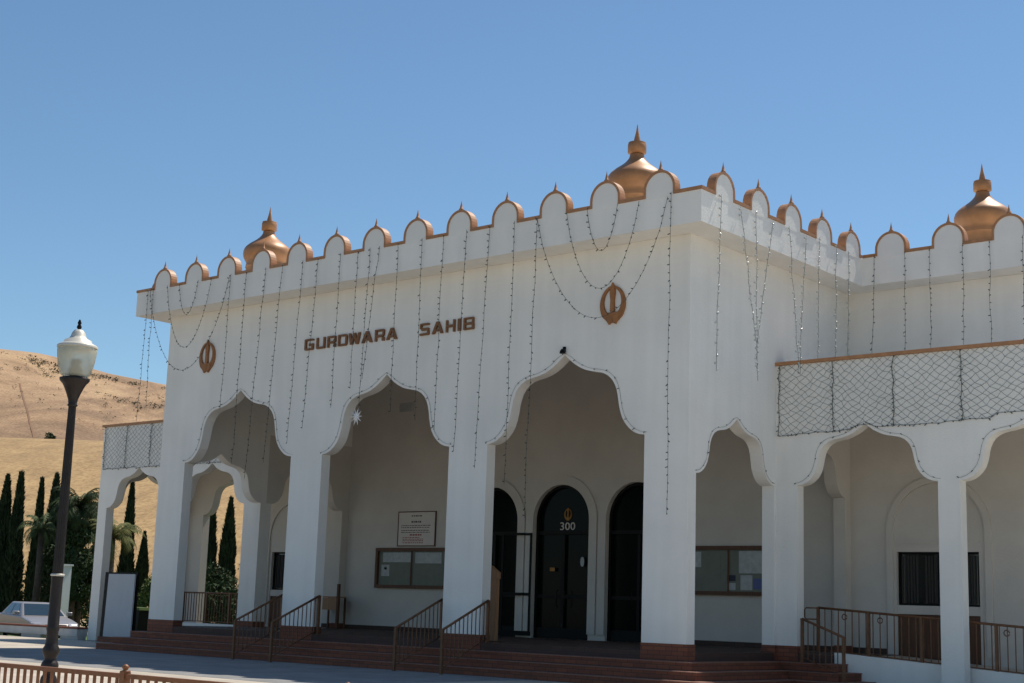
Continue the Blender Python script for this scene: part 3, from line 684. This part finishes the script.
# star ornament, small lamp on third arch
m=MB()
for i in range(10):
    a=i*math.pi/5;c=Vector((-9.30,Y0+.03,6.22));d=Vector((math.cos(a),0,math.sin(a)));n_=Vector((-d.z,0,d.x))
    m.add([c+n_*.035,c-n_*.035,c+d*.24+Vector((0,-.01,0)),c+Vector((0,-.05,0))],[(0,1,3),(0,3,2),(3,1,2),(0,2,1)])
solid('star_ornament',m,'white','white star shaped ornament hanging in the second arch','ornament')
t=thing('arch_lamp','small black lamp fixed at the peak of the third front arch','lamp',(-3.37,-.003,7.5))
part('bracket',MB().box(-3.40,-3.34,-.05,-.003,7.44,7.56),'darkframe',t);part('shade',MB().lathe([(.07,0),(.06,.06),(.03,.10)],(-3.37,-.09,7.40),10),'darkframe',t)
# ------------------------------------------------------------------ street lamp
LX0,LY0=-.53,-14.54
t=thing('street_lamp','tall dark lamp post with cream ribbed acorn globe, at the left','street lamp',(LX0,LY0,GZ))
c=(LX0,LY0,0)
pr=[(.19,GZ),(.19,.26),(.16,.30),(.15,.42),(.17,.47),(.155,.53),(.12,.57),(.12,.60),(.165,.64),(.175,.69),(.15,.735),(.115,.76),(.125,.80),(.165,.85),(.172,.90),(.13,.95),(.105,1.0),(.10,1.13),(.115,1.17),(.10,1.2),(.10,1.80),(.108,1.86)]
part('base',MB().lathe([(r*.66 if z<1.0 else r*.76,z) for r,z in pr],c,20),'lampmetal',t)
part('band',MB().lathe([(.085,1.863),(.092,1.87),(.092,1.885),(.083,1.893)],c,20),'lampcap',t)
def fluted(lv,N,d,m,name,smooth):
    vs=[];fs=[]
    for r,z in lv:
        for k in range(N):
            a=2*math.pi*k/N;rr=r*(1 if k%2 else d);vs.append((LX0+rr*math.cos(a),LY0+rr*math.sin(a),z))
    for i in range(len(lv)-1):
        for k in range(N): fs.append((i*N+k,i*N+(k+1)%N,(i+1)*N+(k+1)%N,(i+1)*N+k))
    return part(name,MB().add(vs,fs,smooth),m,t)
fluted([(.070,1.895),(.066,2.5),(.061,3.2),(.056,3.8),(.052,4.16)],32,.88,'lampmetal','shaft',False)
part('capital',MB().lathe([(.054,4.162),(.072,4.18),(.058,4.20),(.066,4.26),(.095,4.34),(.125,4.41),(.155,4.47),(.20,4.52),(.205,4.555),(.16,4.57)],c,24),'lampmetal',t)
fluted([(.165,4.575),(.20,4.61),(.228,4.69),(.248,4.78),(.262,4.88),(.268,4.96),(.255,4.99)],48,.965,'globe','globe',True)
part('lamp_socket',MB().lathe([(.07,4.575),(.07,4.70),(.05,4.72),(.05,4.82)],c,12),'darkframe',t)
cap=part('globe_cap',MB().lathe([(.272,4.975),(.277,5.0),(.255,5.02),(.195,5.05),(.182,5.085),(.125,5.11),(.104,5.145),(.088,5.195),(.06,5.23),(.03,5.24)],c,32),'lampcap',t)
part('cap_finial',MB().lathe([(.016,5.242),(.034,5.265),(.03,5.29),(.018,5.31),(.028,5.33),(.01,5.38)],c,12),'darkframe',cap)
# ------------------------------------------------------------------ foreground rail fence
FY=-18.0;FZ=.95;FG=GZ-.12
t=thing('rail_fence','low rust orange rail fence with ball topped posts along the foreground','fence',(4.8,FY,FG))
px=[.35,3.15,5.95,8.75,11.55]
for x in px:
    po=part('post',MB().box(x-.035,x+.035,FY-.035,FY+.035,FG,FZ+.012),'fence',t)
    part('finial',MB().lathe([(.045,0),(.048,.01),(.022,.016),(.02,.022),(.03,.035),(.032,.045),(.022,.06),(.005,.068)],(x,FY,FZ+.013),12),'fence',po)
part('top_rail',MB().box(px[0]+.046,px[-1]-.046,FY-.024,FY+.024,FZ-.04,FZ),'fence',t)
part('bottom_rail',MB().box(px[0]+.046,px[-1]-.046,FY-.02,FY+.02,FG+.1,FG+.14),'fence',t)
n=0
for a,b in zip(px[:-1],px[1:]):
    for i in range(1,25):
        x=a+(b-a)*i/25;part('baluster',MB().box(x-.011,x+.011,FY-.011,FY+.011,FG+.141,FZ-.041),'fence',t);n+=1
# ------------------------------------------------------------------ low wall bench at left
t=thing('low_wall','low pale slab wall on short piers with a red brown cap strip','wall',(-28.6,3.4,GZ))
part('slab',MB().box(-40,-26.47,3.30,3.7,.28,.52),'wallblock',t)
part('cap_strip',MB().box(-40.01,-26.46,3.29,3.71,.523,.585),'brick',t)
for x0,x1 in ((-39.5,-38.3),(-35.5,-34.2),(-32.9,-31.6),(-29.9,-28.7),(-27.5,-26.48)): part('pier',MB().box(x0,x1,3.34,3.66,-.2,.278),'wallblock',t)
t=thing('gate_pillar','square white pillar standing behind the lamp post near the parked car','pillar',(-37.7,10.2,.1))
part('shaft',MB().box(-38.15,-37.65,9.9,10.3,-.25,2.85),'stucco',t);part('pillar_cap',MB().box(-38.2,-37.6,9.85,10.35,2.853,2.93),'stucco',t)
# ------------------------------------------------------------------ cars
def car(loc,rz,label,paint):
    t=thing('parked_car',label,'car',loc,rz,'cars parked left of the temple');t.scale=(1.06,1.06,1.04)
    L,Wd=4.7,.87   # x forward
    def P(name,mb,m,par,label=None,bev=0):
        o=bpy.data.objects.new(name,mb.mesh(name,m));link(o,par)
        if bev:
            md=o.modifiers.new('b','BEVEL');md.width=bev;md.segments=3;md.limit_method='ANGLE';md.angle_limit=R(28)
            for p in o.data.polygons:p.use_smooth=True
        return o
    arch=lambda cx,r=.36,n=10:[(cx-r*math.cos(math.pi*i/n),.30+r*math.sin(math.pi*i/n)) for i in range(n+1)]
    # lower body: outline in XZ lofted with tumblehome
    prof=[(-2.28,.30)]+[(x,z) for x,z in arch(-1.42)]+[(x,z) for x,z in arch(1.42)]+[(2.25,.28),(2.33,.40),(2.34,.58),(2.27,.70),(2.0,.78),(1.5,.86),(1.0,.92),(.9,.95),(-1.65,1.0),(-1.9,1.0),(-2.25,.97),(-2.36,.80),(-2.36,.5)]
    vs=[];n=len(prof);secs=[(-1,.93),(-.985,1.0),(.985,1.0),(1,.93)]
    for s,_ in secs:
        for x,z in prof:
            nose=1-.10*max(0,(abs(x)-1.7)/.65)**2
            w=Wd*(1 if abs(s)<.99 else 1.0)*nose
            yy=(s if abs(s)==1 else (w-.06)/w*math.copysign(1,s))*w*(1-.06*max(0,(z-.6)/.4))
            k=1 if abs(s)==1 else 1
            zz=z if abs(s)<.99 else z-.03*(z>.6);vs.append((x*(1 if abs(s)<.99 else .992),yy,zz))
    fs=[tuple(range(n))[::-1],tuple(range(3*n,4*n))]
    for k in range(3):
        for i in range(n): fs.append((k*n+i,k*n+(i+1)%n,(k+1)*n+(i+1)%n,(k+1)*n+i))
    body=P('body',MB().add(vs,fs),paint,t,bev=.02)
    P('underbody',MB().box(-2.2,2.2,-.70,.70,.22,.42),'tyre',t)
    # cabin
    bt=[(.95,.94),(-1.70,.99)];tp=[(.15,1.41),(-1.05,1.43)]
    wb,wt=.80,.60
    q=[(bt[0][0],-wb,bt[0][1]),(bt[0][0],wb,bt[0][1]),(bt[1][0],wb,bt[1][1]),(bt[1][0],-wb,bt[1][1]),(tp[0][0],-wt,tp[0][1]),(tp[0][0],wt,tp[0][1]),(tp[1][0],wt,tp[1][1]),(tp[1][0],-wt,tp[1][1])]
    cab=P('roof',MB().add(q,[(4,5,6,7),(0,1,5,4),(1,2,6,5),(2,3,7,6),(3,0,4,7)]),paint,t,bev=.05)
    def pane(name,a,b,c,d,i0=.08,i1=.92,j0=.10,j1=.92,offv=(0,0,0)):
        a,b,c,d=map(Vector,(a,b,c,d));f=lambda u,v:(a.lerp(b,u)).lerp(d.lerp(c,u),v)+Vector(offv)
        pts=[f(i0,j0),f(i1,j0),f(i1,j1),f(i0,j1)];nn=(pts[1]-pts[0]).cross(pts[3]-pts[0]).normalized()*.02
        P(name,MB().add([p for p in pts]+[p-nn for p in pts],[(0,1,2,3),(7,6,5,4),(0,4,5,1),(1,5,6,2),(2,6,7,3),(3,7,4,0)]),'carglass',t)
    pane('windshield',q[0],q[1],q[5],q[4],.06,.94,.06,.90,(.012,0,.006))
    pane('rear_window',q[2],q[3],q[7],q[6],.08,.92,.12,.88,(-.012,0,.006))
    for a,b,c,d,s in ((q[3],q[0],q[4],q[7],-1),(q[1],q[2],q[6],q[5],1)):
        pane('side_window',a,b,c,d,*((.50,.88) if s<0 else (.12,.50)),.10,.86,(0,.012*s,.003));pane('side_window',a,b,c,d,*((.14,.46) if s<0 else (.54,.86)),.10,.86,(0,.012*s,.003))
    for x in (1.42,-1.42):
        for s in (1,-1):
            tp_=[(.20,-.10),(.31,-.10),(.325,-.06),(.325,.06),(.31,.10),(.20,.10)]
            def ax(prof,c): 
                mb=MB().lathe(prof,(0,0,0),24);mb.v=[(v[0]+c[0],v[2]*1+c[1],v[1]+c[2]) for v in mb.v];return mb
            w=P('wheel',ax(tp_,(x,s*.74,.325)),'tyre',t);P('rim',ax([(.02,-.085),(.2,-.085),(.21,-.09),(.21,.09),(.2,.085),(.02,.085)],(x,s*.745,.325)),'rim',w)
    for s in (1,-1):
        P('headlight',MB().add([(2.20,s*.46,.60),(2.12,s*.80,.60),(2.09,s*.80,.74),(2.16,s*.46,.73),(2.36,s*.46,.60),(2.20,s*.815,.60),(2.15,s*.81,.73),(2.30,s*.46,.715)],[(0,1,2,3),(4,5,6,7),(0,1,5,4),(1,2,6,5),(2,3,7,6),(3,0,4,7)]),'lens',t)
        P('mirror',MB().add([(.80,s*.84,.98),(.80,s*1.02,.98),(.80,s*1.02,1.10),(.80,s*.84,1.10),(.66,s*.84,.97),(.66,s*1.04,.97),(.66,s*1.04,1.11),(.66,s*.84,1.11)],[(0,1,2,3),(4,5,6,7),(0,1,5,4),(1,2,6,5),(2,3,7,6),(3,0,4,7)]),paint,t,bev=.02)
    P('bumper',MB().box(2.28,2.40,-.72,.72,.36,.52),paint,t,bev=.03)
    P('grille',MB().box(2.30,2.355,-.36,.36,.58,.68),'tyre',t)
    return t
car((-32.9,5.8,-.14),R(-16),'silver sedan parked facing the plaza behind the low wall','car')
c2=car((-52.5,12.4,-.2),R(-60),'white car far behind, half hidden among the cypress trunks','carblue')
# ------------------------------------------------------------------ trees
def cypress_mb(h,w,n,seed):
    rr=random.Random(seed);mb=MB();ph=rr.random()*6
    def rad(t): 
        return w*.5*min(1,(t/.10)**.6)*(1-max(0,(t-.25)/.75)**1.7)*(1+.10*math.sin(9*t+ph)+.06*math.sin(23*t))
    for i in range(n):
        t=rr.random()**.85;a=rr.random()*6.283;r=rad(t)*(.55+.55*rr.random()**.5);z=.25+t*(h-.25)
        c=Vector((r*math.cos(a),r*math.sin(a),z));s=.10+.13*rr.random()
        up=Vector((math.cos(a)*.35+rr.uniform(-.2,.2),math.sin(a)*.35+rr.uniform(-.2,.2),1)).normalized()
        sd=up.cross(Vector((rr.uniform(-1,1),rr.uniform(-1,1),.2))).normalized()
        mb.face([c-sd*s*.32,c+sd*s*.32,c+up*s*1.7])
    # spire
    for i in range(40):
        z=h-.5+.6*rr.random();a=rr.random()*6.28;c=Vector((.05*math.cos(a),.05*math.sin(a),z));mb.face([c+Vector((-.03,0,0)),c+Vector((.03,.02,0)),c+Vector((0,0,.3))])
    # dense inner foliage body so the column is not see-through
    mb.lathe([(max(.02,rad(t)*.66),.3+t*(h-.6)) for t in [i/14 for i in range(15)]],(0,0,0),9)
    return mb
CY=[cypress_mb(1.0*7.6,w,5200,s).mesh('crown','cyp',fix=False) for w,s in ((.92,1),(.78,2),(1.08,3))]
ctr=MB().tube([(0,0,-.5),(0,0,.6)],.10,8).mesh('trunk','bark')
def cypress(x,y,z,h,v,label,sw=1):
    t=thing('cypress_tree',label,'cypress',(x,y,z),random.random()*6,'cypress trees behind the temple')
    s=h/7.6
    a=bpy.data.objects.new('crown',CY[v]);link(a,t);a.scale=(s*sw,s*sw,s)
    b=bpy.data.objects.new('trunk',ctr);link(b,t)
def leafy_mb(clumps,n,size,seed,flat=1,droop=0):
    rr=random.Random(seed);mb=MB()
    for (cx,cy,cz,rx,rz_) in clumps:
        for i in range(n):
            while True:
                v=Vector((rr.uniform(-1,1),rr.uniform(-1,1),rr.uniform(-1,1)))
                if v.length<=1: break
            v=v.normalized()*(v.length**.45)*rr.uniform(.8,1.08)
            c=Vector((cx+v.x*rx,cy+v.y*rx,cz+v.z*rz_));s=size*rr.uniform(.6,1.4)
            d=Vector((rr.uniform(-1,1),rr.uniform(-1,1),rr.uniform(-1,.6)-droop)).normalized();e=d.cross(Vector((rr.uniform(-1,1),rr.uniform(-1,1),rr.uniform(-1,1)))).normalized()
            mb.face([c-d*s*.5,c+e*s*.28,c+d*s*.7,c-e*s*.28])
    return mb
def tree(x,y,z,label,clumps,n,size,seed,m,name,cat,trunk,droop=0,group=None):
    t=thing(name,label,cat,(x,y,z),0,group)
    o_=bpy.data.objects.new('crown' if trunk else 'foliage',leafy_mb(clumps,n,size,seed,droop=droop).mesh('crown',m,fix=False));link(o_,t)
    if trunk:
        mb=MB().tube([(0,0,-.5),(.05,.02,trunk*.5),(0,0,trunk)],.22,8,r1=.11)
        rr=random.Random(seed)
        for c in clumps[:7]: mb.tube([(0,0,trunk*.75),(c[0]*.5,c[1]*.5,(trunk+c[2])*.5),(c[0]*.9,c[1]*.9,c[2])],.08,5,r1=.02)
        b=bpy.data.objects.new('trunk',mb.mesh('trunk','bark'));link(b,t)
    return t
def palm(x,y,z,ht,fl,nf,label,seed,m='palm',dr=1.0):
    rr=random.Random(seed);t=thing('palm_tree',label,'palm tree',(x,y,z),0,'palm trees left of the temple')
    mb=MB()
    for i in range(nf):
        a=i*2.399+rr.uniform(-.2,.2);el=rr.uniform(-.3,1.25);L=fl*rr.uniform(.8,1.1)
        d=Vector((math.cos(a),math.sin(a),0));pts=[]
        for k in range(13):
            s=k/12;ang=el-2.0*dr*s*s*(.5+.5*math.cos(el))
            if k==0:p=Vector((0,0,ht))
            else: p=p+(d*math.cos(ang)+Vector((0,0,math.sin(ang))))*(L/12)
            pts.append(p.copy())
        mb.tube(pts,.022,4,r1=.006)
        sd=Vector((-d.y,d.x,0))
        for k in range(1,12):
            p=pts[k]
            for sg in (1,-1):
                for q in (0,.5):
                    pp=p.lerp(pts[min(k+1,12)],q);ll=L*.20*math.sin(math.pi*min(1,.12+k/13))+.08
                    tip=pp+sd*sg*ll*.75+Vector((0,0,-ll*rr.uniform(.35,.8)))+(pts[min(k+1,12)]-pts[k])*1.2
                    w=(pts[min(k+1,12)]-pts[k]).normalized()*.028
                    mb.face([pp-w,pp+w,tip])
    o_=bpy.data.objects.new('crown',mb.mesh('crown',m,fix=False));link(o_,t)
    b=bpy.data.objects.new('trunk',MB().tube([(0,0,-.5),(.04,0,ht*.5),(0,0,ht+.05)],.20,10,r1=.13).mesh('trunk','bark'));link(b,t)
camC=Vector((16.987,-25.952,1.6));camF=Vector((-.6352,.7510,.1805));camR=Vector((.76698,.64085,.03261));camU=Vector((.09117,-.15914,.98304))
CYP=[((-54.2,17.4),7.6,0,'cypress nearest the left edge of the view',1),((-53.4,17.7),7.75,1,'second cypress from the left edge of the view',1),((-52.8,18.6),7.5,1,'slim cypress rising behind the small palm',.8),
 ((-52.2,19.1),7.75,0,'cypress just left of the lamp post',1),((-48.9,21.6),7.4,1,'cypress standing up in the middle of the left wing arch',.9),((-48.3,22.2),4.9,2,'short cypress by the right side of the left wing arch',1),
 ((-46.2,24.1),6.3,0,'left one of three cypresses seen inside the first porch arch',1.1),((-45.6,24.4),7.0,1,'middle one of three cypresses seen in the first porch arch',1.15),((-44.9,25.1),6.8,2,'rightmost of three cypresses seen inside the first porch arch',.95),
 ((-56.4,16.0),7.4,2,'cypress just outside the left edge of the view',1)]
for (x,y),h,v,l,sw in CYP: cypress(x-.36,y-.30,.1,h,v,l,sw)
def rclumps(n,R0,z0,z1,r,seed):
    rr=random.Random(seed);return [(rr.uniform(-R0,R0),rr.uniform(-R0,R0),rr.uniform(z0,z1),r*rr.uniform(.6,1.2),r*rr.uniform(.6,1.2)) for _ in range(n)]
tree(-43.9,14.9,.1,'dense dark tree under the large feathery palm',rclumps(26,.85,1.0,5.4,.62,24),420,.15,16,'tree','broad_tree','tree',2.6,.6)
tree(-45.6,15.4,.1,'lower dark bushy tree left of the dense one by the palm',rclumps(14,.8,1.2,4.0,.7,14),380,.17,6,'tree','broad_tree','tree',2.6,.3)
palm(-43.8,14.5,.1,5.6,1.75,80,'large dark feathery palm between the lamp post and the left wing',17,'palmd',1.15)
palm(-45.2,13.5,.1,4.6,1.35,24,'small palm with pale drooping fronds left of the lamp post',11)
palm(-38.8,13.0,.1,4.1,1.6,34,'yellow green palm seen through the left wing arch',12,'palmy')
tree(-36.0,14.0,.1,'yellow green bush filling the lower part of the left wing arch',rclumps(12,.7,.7,2.4,.55,7),300,.13,8,'bush','bush','bush',0)
tree(-34.2,15.9,.1,'darker green bush behind the leftmost porch column',rclumps(14,1.0,.6,2.8,.7,9),300,.14,9,'tree','bush','bush',0)
tree(-40.0,24.8,.1,'dark green tree behind the three cypresses in the first arch',rclumps(16,1.6,1.0,3.6,.9,10),300,.18,10,'tree','broad_tree','tree',2.4)
# low hedge mass closing the gaps between the cypresses
rr=random.Random(3);cl=[]
for i in range(170):
    s=rr.random();cl.append((-60+s*32+rr.uniform(-.8,.8),16.2+s*16+rr.uniform(-1.2,1.2)+3.2,rr.uniform(.4,2.7)*(.65+.5*math.sin(i)),rr.uniform(.5,.95),rr.uniform(.5,.9)))
hd=leafy_mb(cl,170,.2,33);ho=bpy.data.objects.new('hedge',hd.mesh('hedge','tree',fix=False));link(ho);ho['kind']='stuff';ho['label']='dark hedge growing low between the cypresses';ho['category']='hedge'
# ------------------------------------------------------------------ ground, plaza, hills
FW=Vector((-.6458,.7635,0)).normalized();RT=Vector((FW.y,-FW.x,0))
def ground():
    mb=MB();n=48;rs=[0,30,80,200,600,3000]
    vs=[(0,0,0)]
    for r in rs[1:]:
        for k in range(n): a=2*math.pi*k/n;vs.append((r*math.cos(a),r*math.sin(a),-.24))
    vs[0]=(0,0,-.24);fs=[(0,1+k,1+(k+1)%n) for k in range(n)]
    for i in range(len(rs)-2):
        for k in range(n): fs.append((1+i*n+k,1+(i+1)*n+k,1+(i+1)*n+(k+1)%n,1+i*n+(k+1)%n))
    mb.add(vs,fs);return mb
struct('ground',ground(),'soil')
struct('plaza',MB().box(-27.6,40,-40,3.3,-.3,GZ-.004),'concrete')
struct('shadow_apron',MB().box(-18.95,-3.2,-7.6,3.29,-.25,GZ),'shadow_paving')  # slab over the shadow footprint, shade painted in as darker paving
struct('courtyard',MB().box(-26.4,12,3.301,7.9,-.3,GZ-.004),'floor')
struct('added_asphalt',MB().box(-60,1.5,-46,-19.2,-.2,GZ+.004),'asphalt')  # unseen asphalt, added to cut bounce light on the left of the front
struct('side_bounce_slab',MB().box(9.0,60,-30,7.0,-.2,GZ+.005),'bounceconcrete')  # added out-of-view slab that bounces light onto the side wall
struct('pavement',MB().box(-60,-27.601,-40,3.1,-.3,GZ-.002),'concrete')
struct('lawn',MB().box(-60,-26.405,3.305,4.7,-.3,-.05),'lawn');struct('rear_lawn',MB().box(-44,-22,8.0,15.0,-.3,-.12),'lawn')
struct('parking_lot',MB().box(-70,-26.41,4.71,7.99,-.3,-.20),'asphalt');struct('car_park_lane',MB().box(-70,-44.01,8.0,14.0,-.3,-.201),'asphalt')
# terrain
def sm(x): x=max(0,min(1,x));return x*x*(3-2*x)
def vn(x,y,s):
    def h(i,j):
        n_=(i*374761393+j*668265263+s*1442695)&0xffffffff;n_=(n_^(n_>>13))*1274126177&0xffffffff;return ((n_^(n_>>16))&0xffff)/65535
    i,j=math.floor(x),math.floor(y);u,v=x-i,y-j;u=u*u*(3-2*u);v=v*v*(3-2*v)
    return (h(i,j)*(1-u)+h(i+1,j)*u)*(1-v)+(h(i,j+1)*(1-u)+h(i+1,j+1)*u)*v
def ridge(l):
    P=[(-900,60),(-500,82),(-300,86),(-200,79),(-157,75.6),(-142,74.6),(-126,70.5),(-107,67.5),(-60,58),(0,46),(100,30),(250,18),(500,14),(900,10)]
    for a,b in zip(P[:-1],P[1:]):
        if a[0]<=l<=b[0]: return a[1]+(b[1]-a[1])*(l-a[0])/(b[0]-a[0])
    return P[0][1] if l<0 else P[-1][1]
def H(s,l):
    k=1 if l<100 else max(.45,1-(l-100)/500)
    b=28.6*k;hr=ridge(l)
    if s<120: z=-1
    elif s<262: z=-1+(b+1)*(1-(1-(s-120)/142)**1.5)
    elif s<285: z=b-1.2*sm((s-262)/23)
    elif s<450: z=b-1.2+(hr-b+1.2)*(1-(1-(s-285)/165)**1.35)
    else: z=hr*(1-sm((s-450)/700)*.7)
    n=(vn(s/37,l/37,1)-.5)*3.2+(vn(s/13,l/13,2)-.5)*1.1+(vn(l/22,s/90,5)-.5)*3.0
    if s>285: z+=n*min(1,(s-285)/40)*(.35 if 425<s<475 else 1)
    elif s>130: z+=(vn(s/30,l/40,3)-.5)*.9*(1 if s<245 else .3)
    return z
def hills():
    ss=[118]+[125+i*5 for i in range(28)]+[266,272,280,288]+[294+i*6 for i in range(28)]+[470,500,560,650,800,1150]
    ls=[-900,-700,-500,-400,-330,-280]+[-240+i*5 for i in range(40)]+[-30,-10,20,60,100,160,240,340,500,700,900]
    vs=[];fs=[];C0=Vector((camC.x,camC.y,0))
    for s in ss:
        for l in ls:
            p=C0+FW*s+RT*l;vs.append((p.x,p.y,H(s,l)))
    nl=len(ls)
    for i in range(len(ss)-1):
        for j in range(nl-1): fs.append((i*nl+j,i*nl+j+1,(i+1)*nl+j+1,(i+1)*nl+j))
    return MB().add(vs,fs,True)
struct('hills',hills(),'hill')
def hp(s,l,dz=0):
    p=Vector((camC.x,camC.y,0))+FW*s+RT*l;return Vector((p.x,p.y,H(s,l)+dz))
# scrub
rr=random.Random(21);mb=MB()
for g in range(420):
    s=rr.uniform(292,420);l=rr.uniform(-200,-60) ;
    if vn(s/25,l/25,9)<.46: continue
    for q in range(rr.randint(2,7)):
        s2=s+rr.uniform(-3,3);l2=l+rr.uniform(-7,7);c=hp(s2,l2,.2);r=rr.uniform(.3,1.0)
        for i in range(12):
            d=Vector((rr.uniform(-1,1),rr.uniform(-1,1),rr.uniform(0,.9)))*r;e=Vector((rr.uniform(-1,1),rr.uniform(-1,1),rr.uniform(-1,1))).normalized()*r*.55;f=Vector((rr.uniform(-1,1),rr.uniform(-1,1),rr.uniform(-.5,1))).normalized()*r*.55
            mb.face([c+d,c+d+e,c+d+f])
for g in range(700):
    s=rr.uniform(290,425);l=rr.uniform(-210,-50);c=hp(s,l,.1);r=rr.uniform(.15,.55)
    if vn(s/40,l/40,19)<.42: continue
    for i in range(7):
        d=Vector((rr.uniform(-1,1),rr.uniform(-1,1),rr.uniform(0,.8)))*r;e=Vector((rr.uniform(-1,1),rr.uniform(-1,1),rr.uniform(-1,1))).normalized()*r*.6;f=Vector((rr.uniform(-1,1),rr.uniform(-1,1),rr.uniform(-.5,1))).normalized()*r*.6
        mb.face([c+d,c+d+e,c+d+f])
struct('scrub',mb,'scrub','stuff')
t=tree(*hp(263,-82.5,-.1),'lone dark shrub',[(0,0,1,.9,.9),(.5,.2,.8,.7,.6)],260,.35,31,'tree','shrub','shrub',0)
t['label']='lone dark shrub on the crest of the golden lower hill'
# dirt trail slanting down the upper slope
pts=[(372,-125.5),(296,-95.0)];mb=MB();fine=[]
for a,b in zip(pts[:-1],pts[1:]):
    for k in range(30): fine.append((a[0]+(b[0]-a[0])*k/30,a[1]+(b[1]-a[1])*k/30))
for (s0,l0),(s1,l1) in zip(fine[:-1],fine[1:]):
    mb.face([hp(s0,l0-.22,.06),hp(s0,l0+.22,.06),hp(s1,l1+.22,.06),hp(s1,l1-.22,.06)])
M['trail']=mat('trail_soil',(.22,.12,.065),.95)
struct('trail',mb,'trail')
# ------------------------------------------------------------------ camera, light, world
cd=bpy.data.cameras.new('camera');co=bpy.data.objects.new('camera',cd);link(co)
cd.lens=1467.9/1024*36;cd.sensor_width=36;cd.clip_end=6000;cd.clip_start=.1
mw=Matrix((( camR.x,camU.x,-camF.x,camC.x),(camR.y,camU.y,-camF.y,camC.y),(camR.z,camU.z,-camF.z,camC.z),(0,0,0,1)))
co.matrix_world=mw;S.camera=co
EL,AZ=R(60),R(7)
sd=Vector((math.sin(AZ)*math.cos(EL),math.cos(AZ)*math.cos(EL),math.sin(EL)))
ld=bpy.data.lights.new('sun','SUN');lo=bpy.data.objects.new('sun',ld);link(lo)
ld.energy=5.0;ld.angle=R(.53);ld.color=(1,.93,.82);lo.rotation_euler=sd.to_track_quat('Z','Y').to_euler();lo.location=(0,0,60)
w=bpy.data.worlds.new('World');S.world=w;w.use_nodes=True;nt=w.node_tree;bg=nt.nodes['Background']
sky=nt.nodes.new('ShaderNodeTexSky');sky.sky_type='NISHITA';sky.sun_disc=False;sky.sun_elevation=EL;sky.sun_rotation=AZ
sky.air_density=1.0;sky.dust_density=.1;sky.ozone_density=3.0;sky.altitude=50
tint=nt.nodes.new('ShaderNodeMix');tint.data_type='RGBA';tint.blend_type='MULTIPLY';tint.inputs[0].default_value=1;tint.inputs[7].default_value=(.87,1.0,1.02,1)
nt.links.new(sky.outputs[0],tint.inputs[6]);nt.links.new(tint.outputs[2],bg.inputs[0]);bg.inputs[1].default_value=.106
S.view_settings.view_transform='Standard';S.view_settings.look='None';S.view_settings.gamma=1;S.view_settings.exposure=0.07
S.render.resolution_x=1024;S.render.resolution_y=683
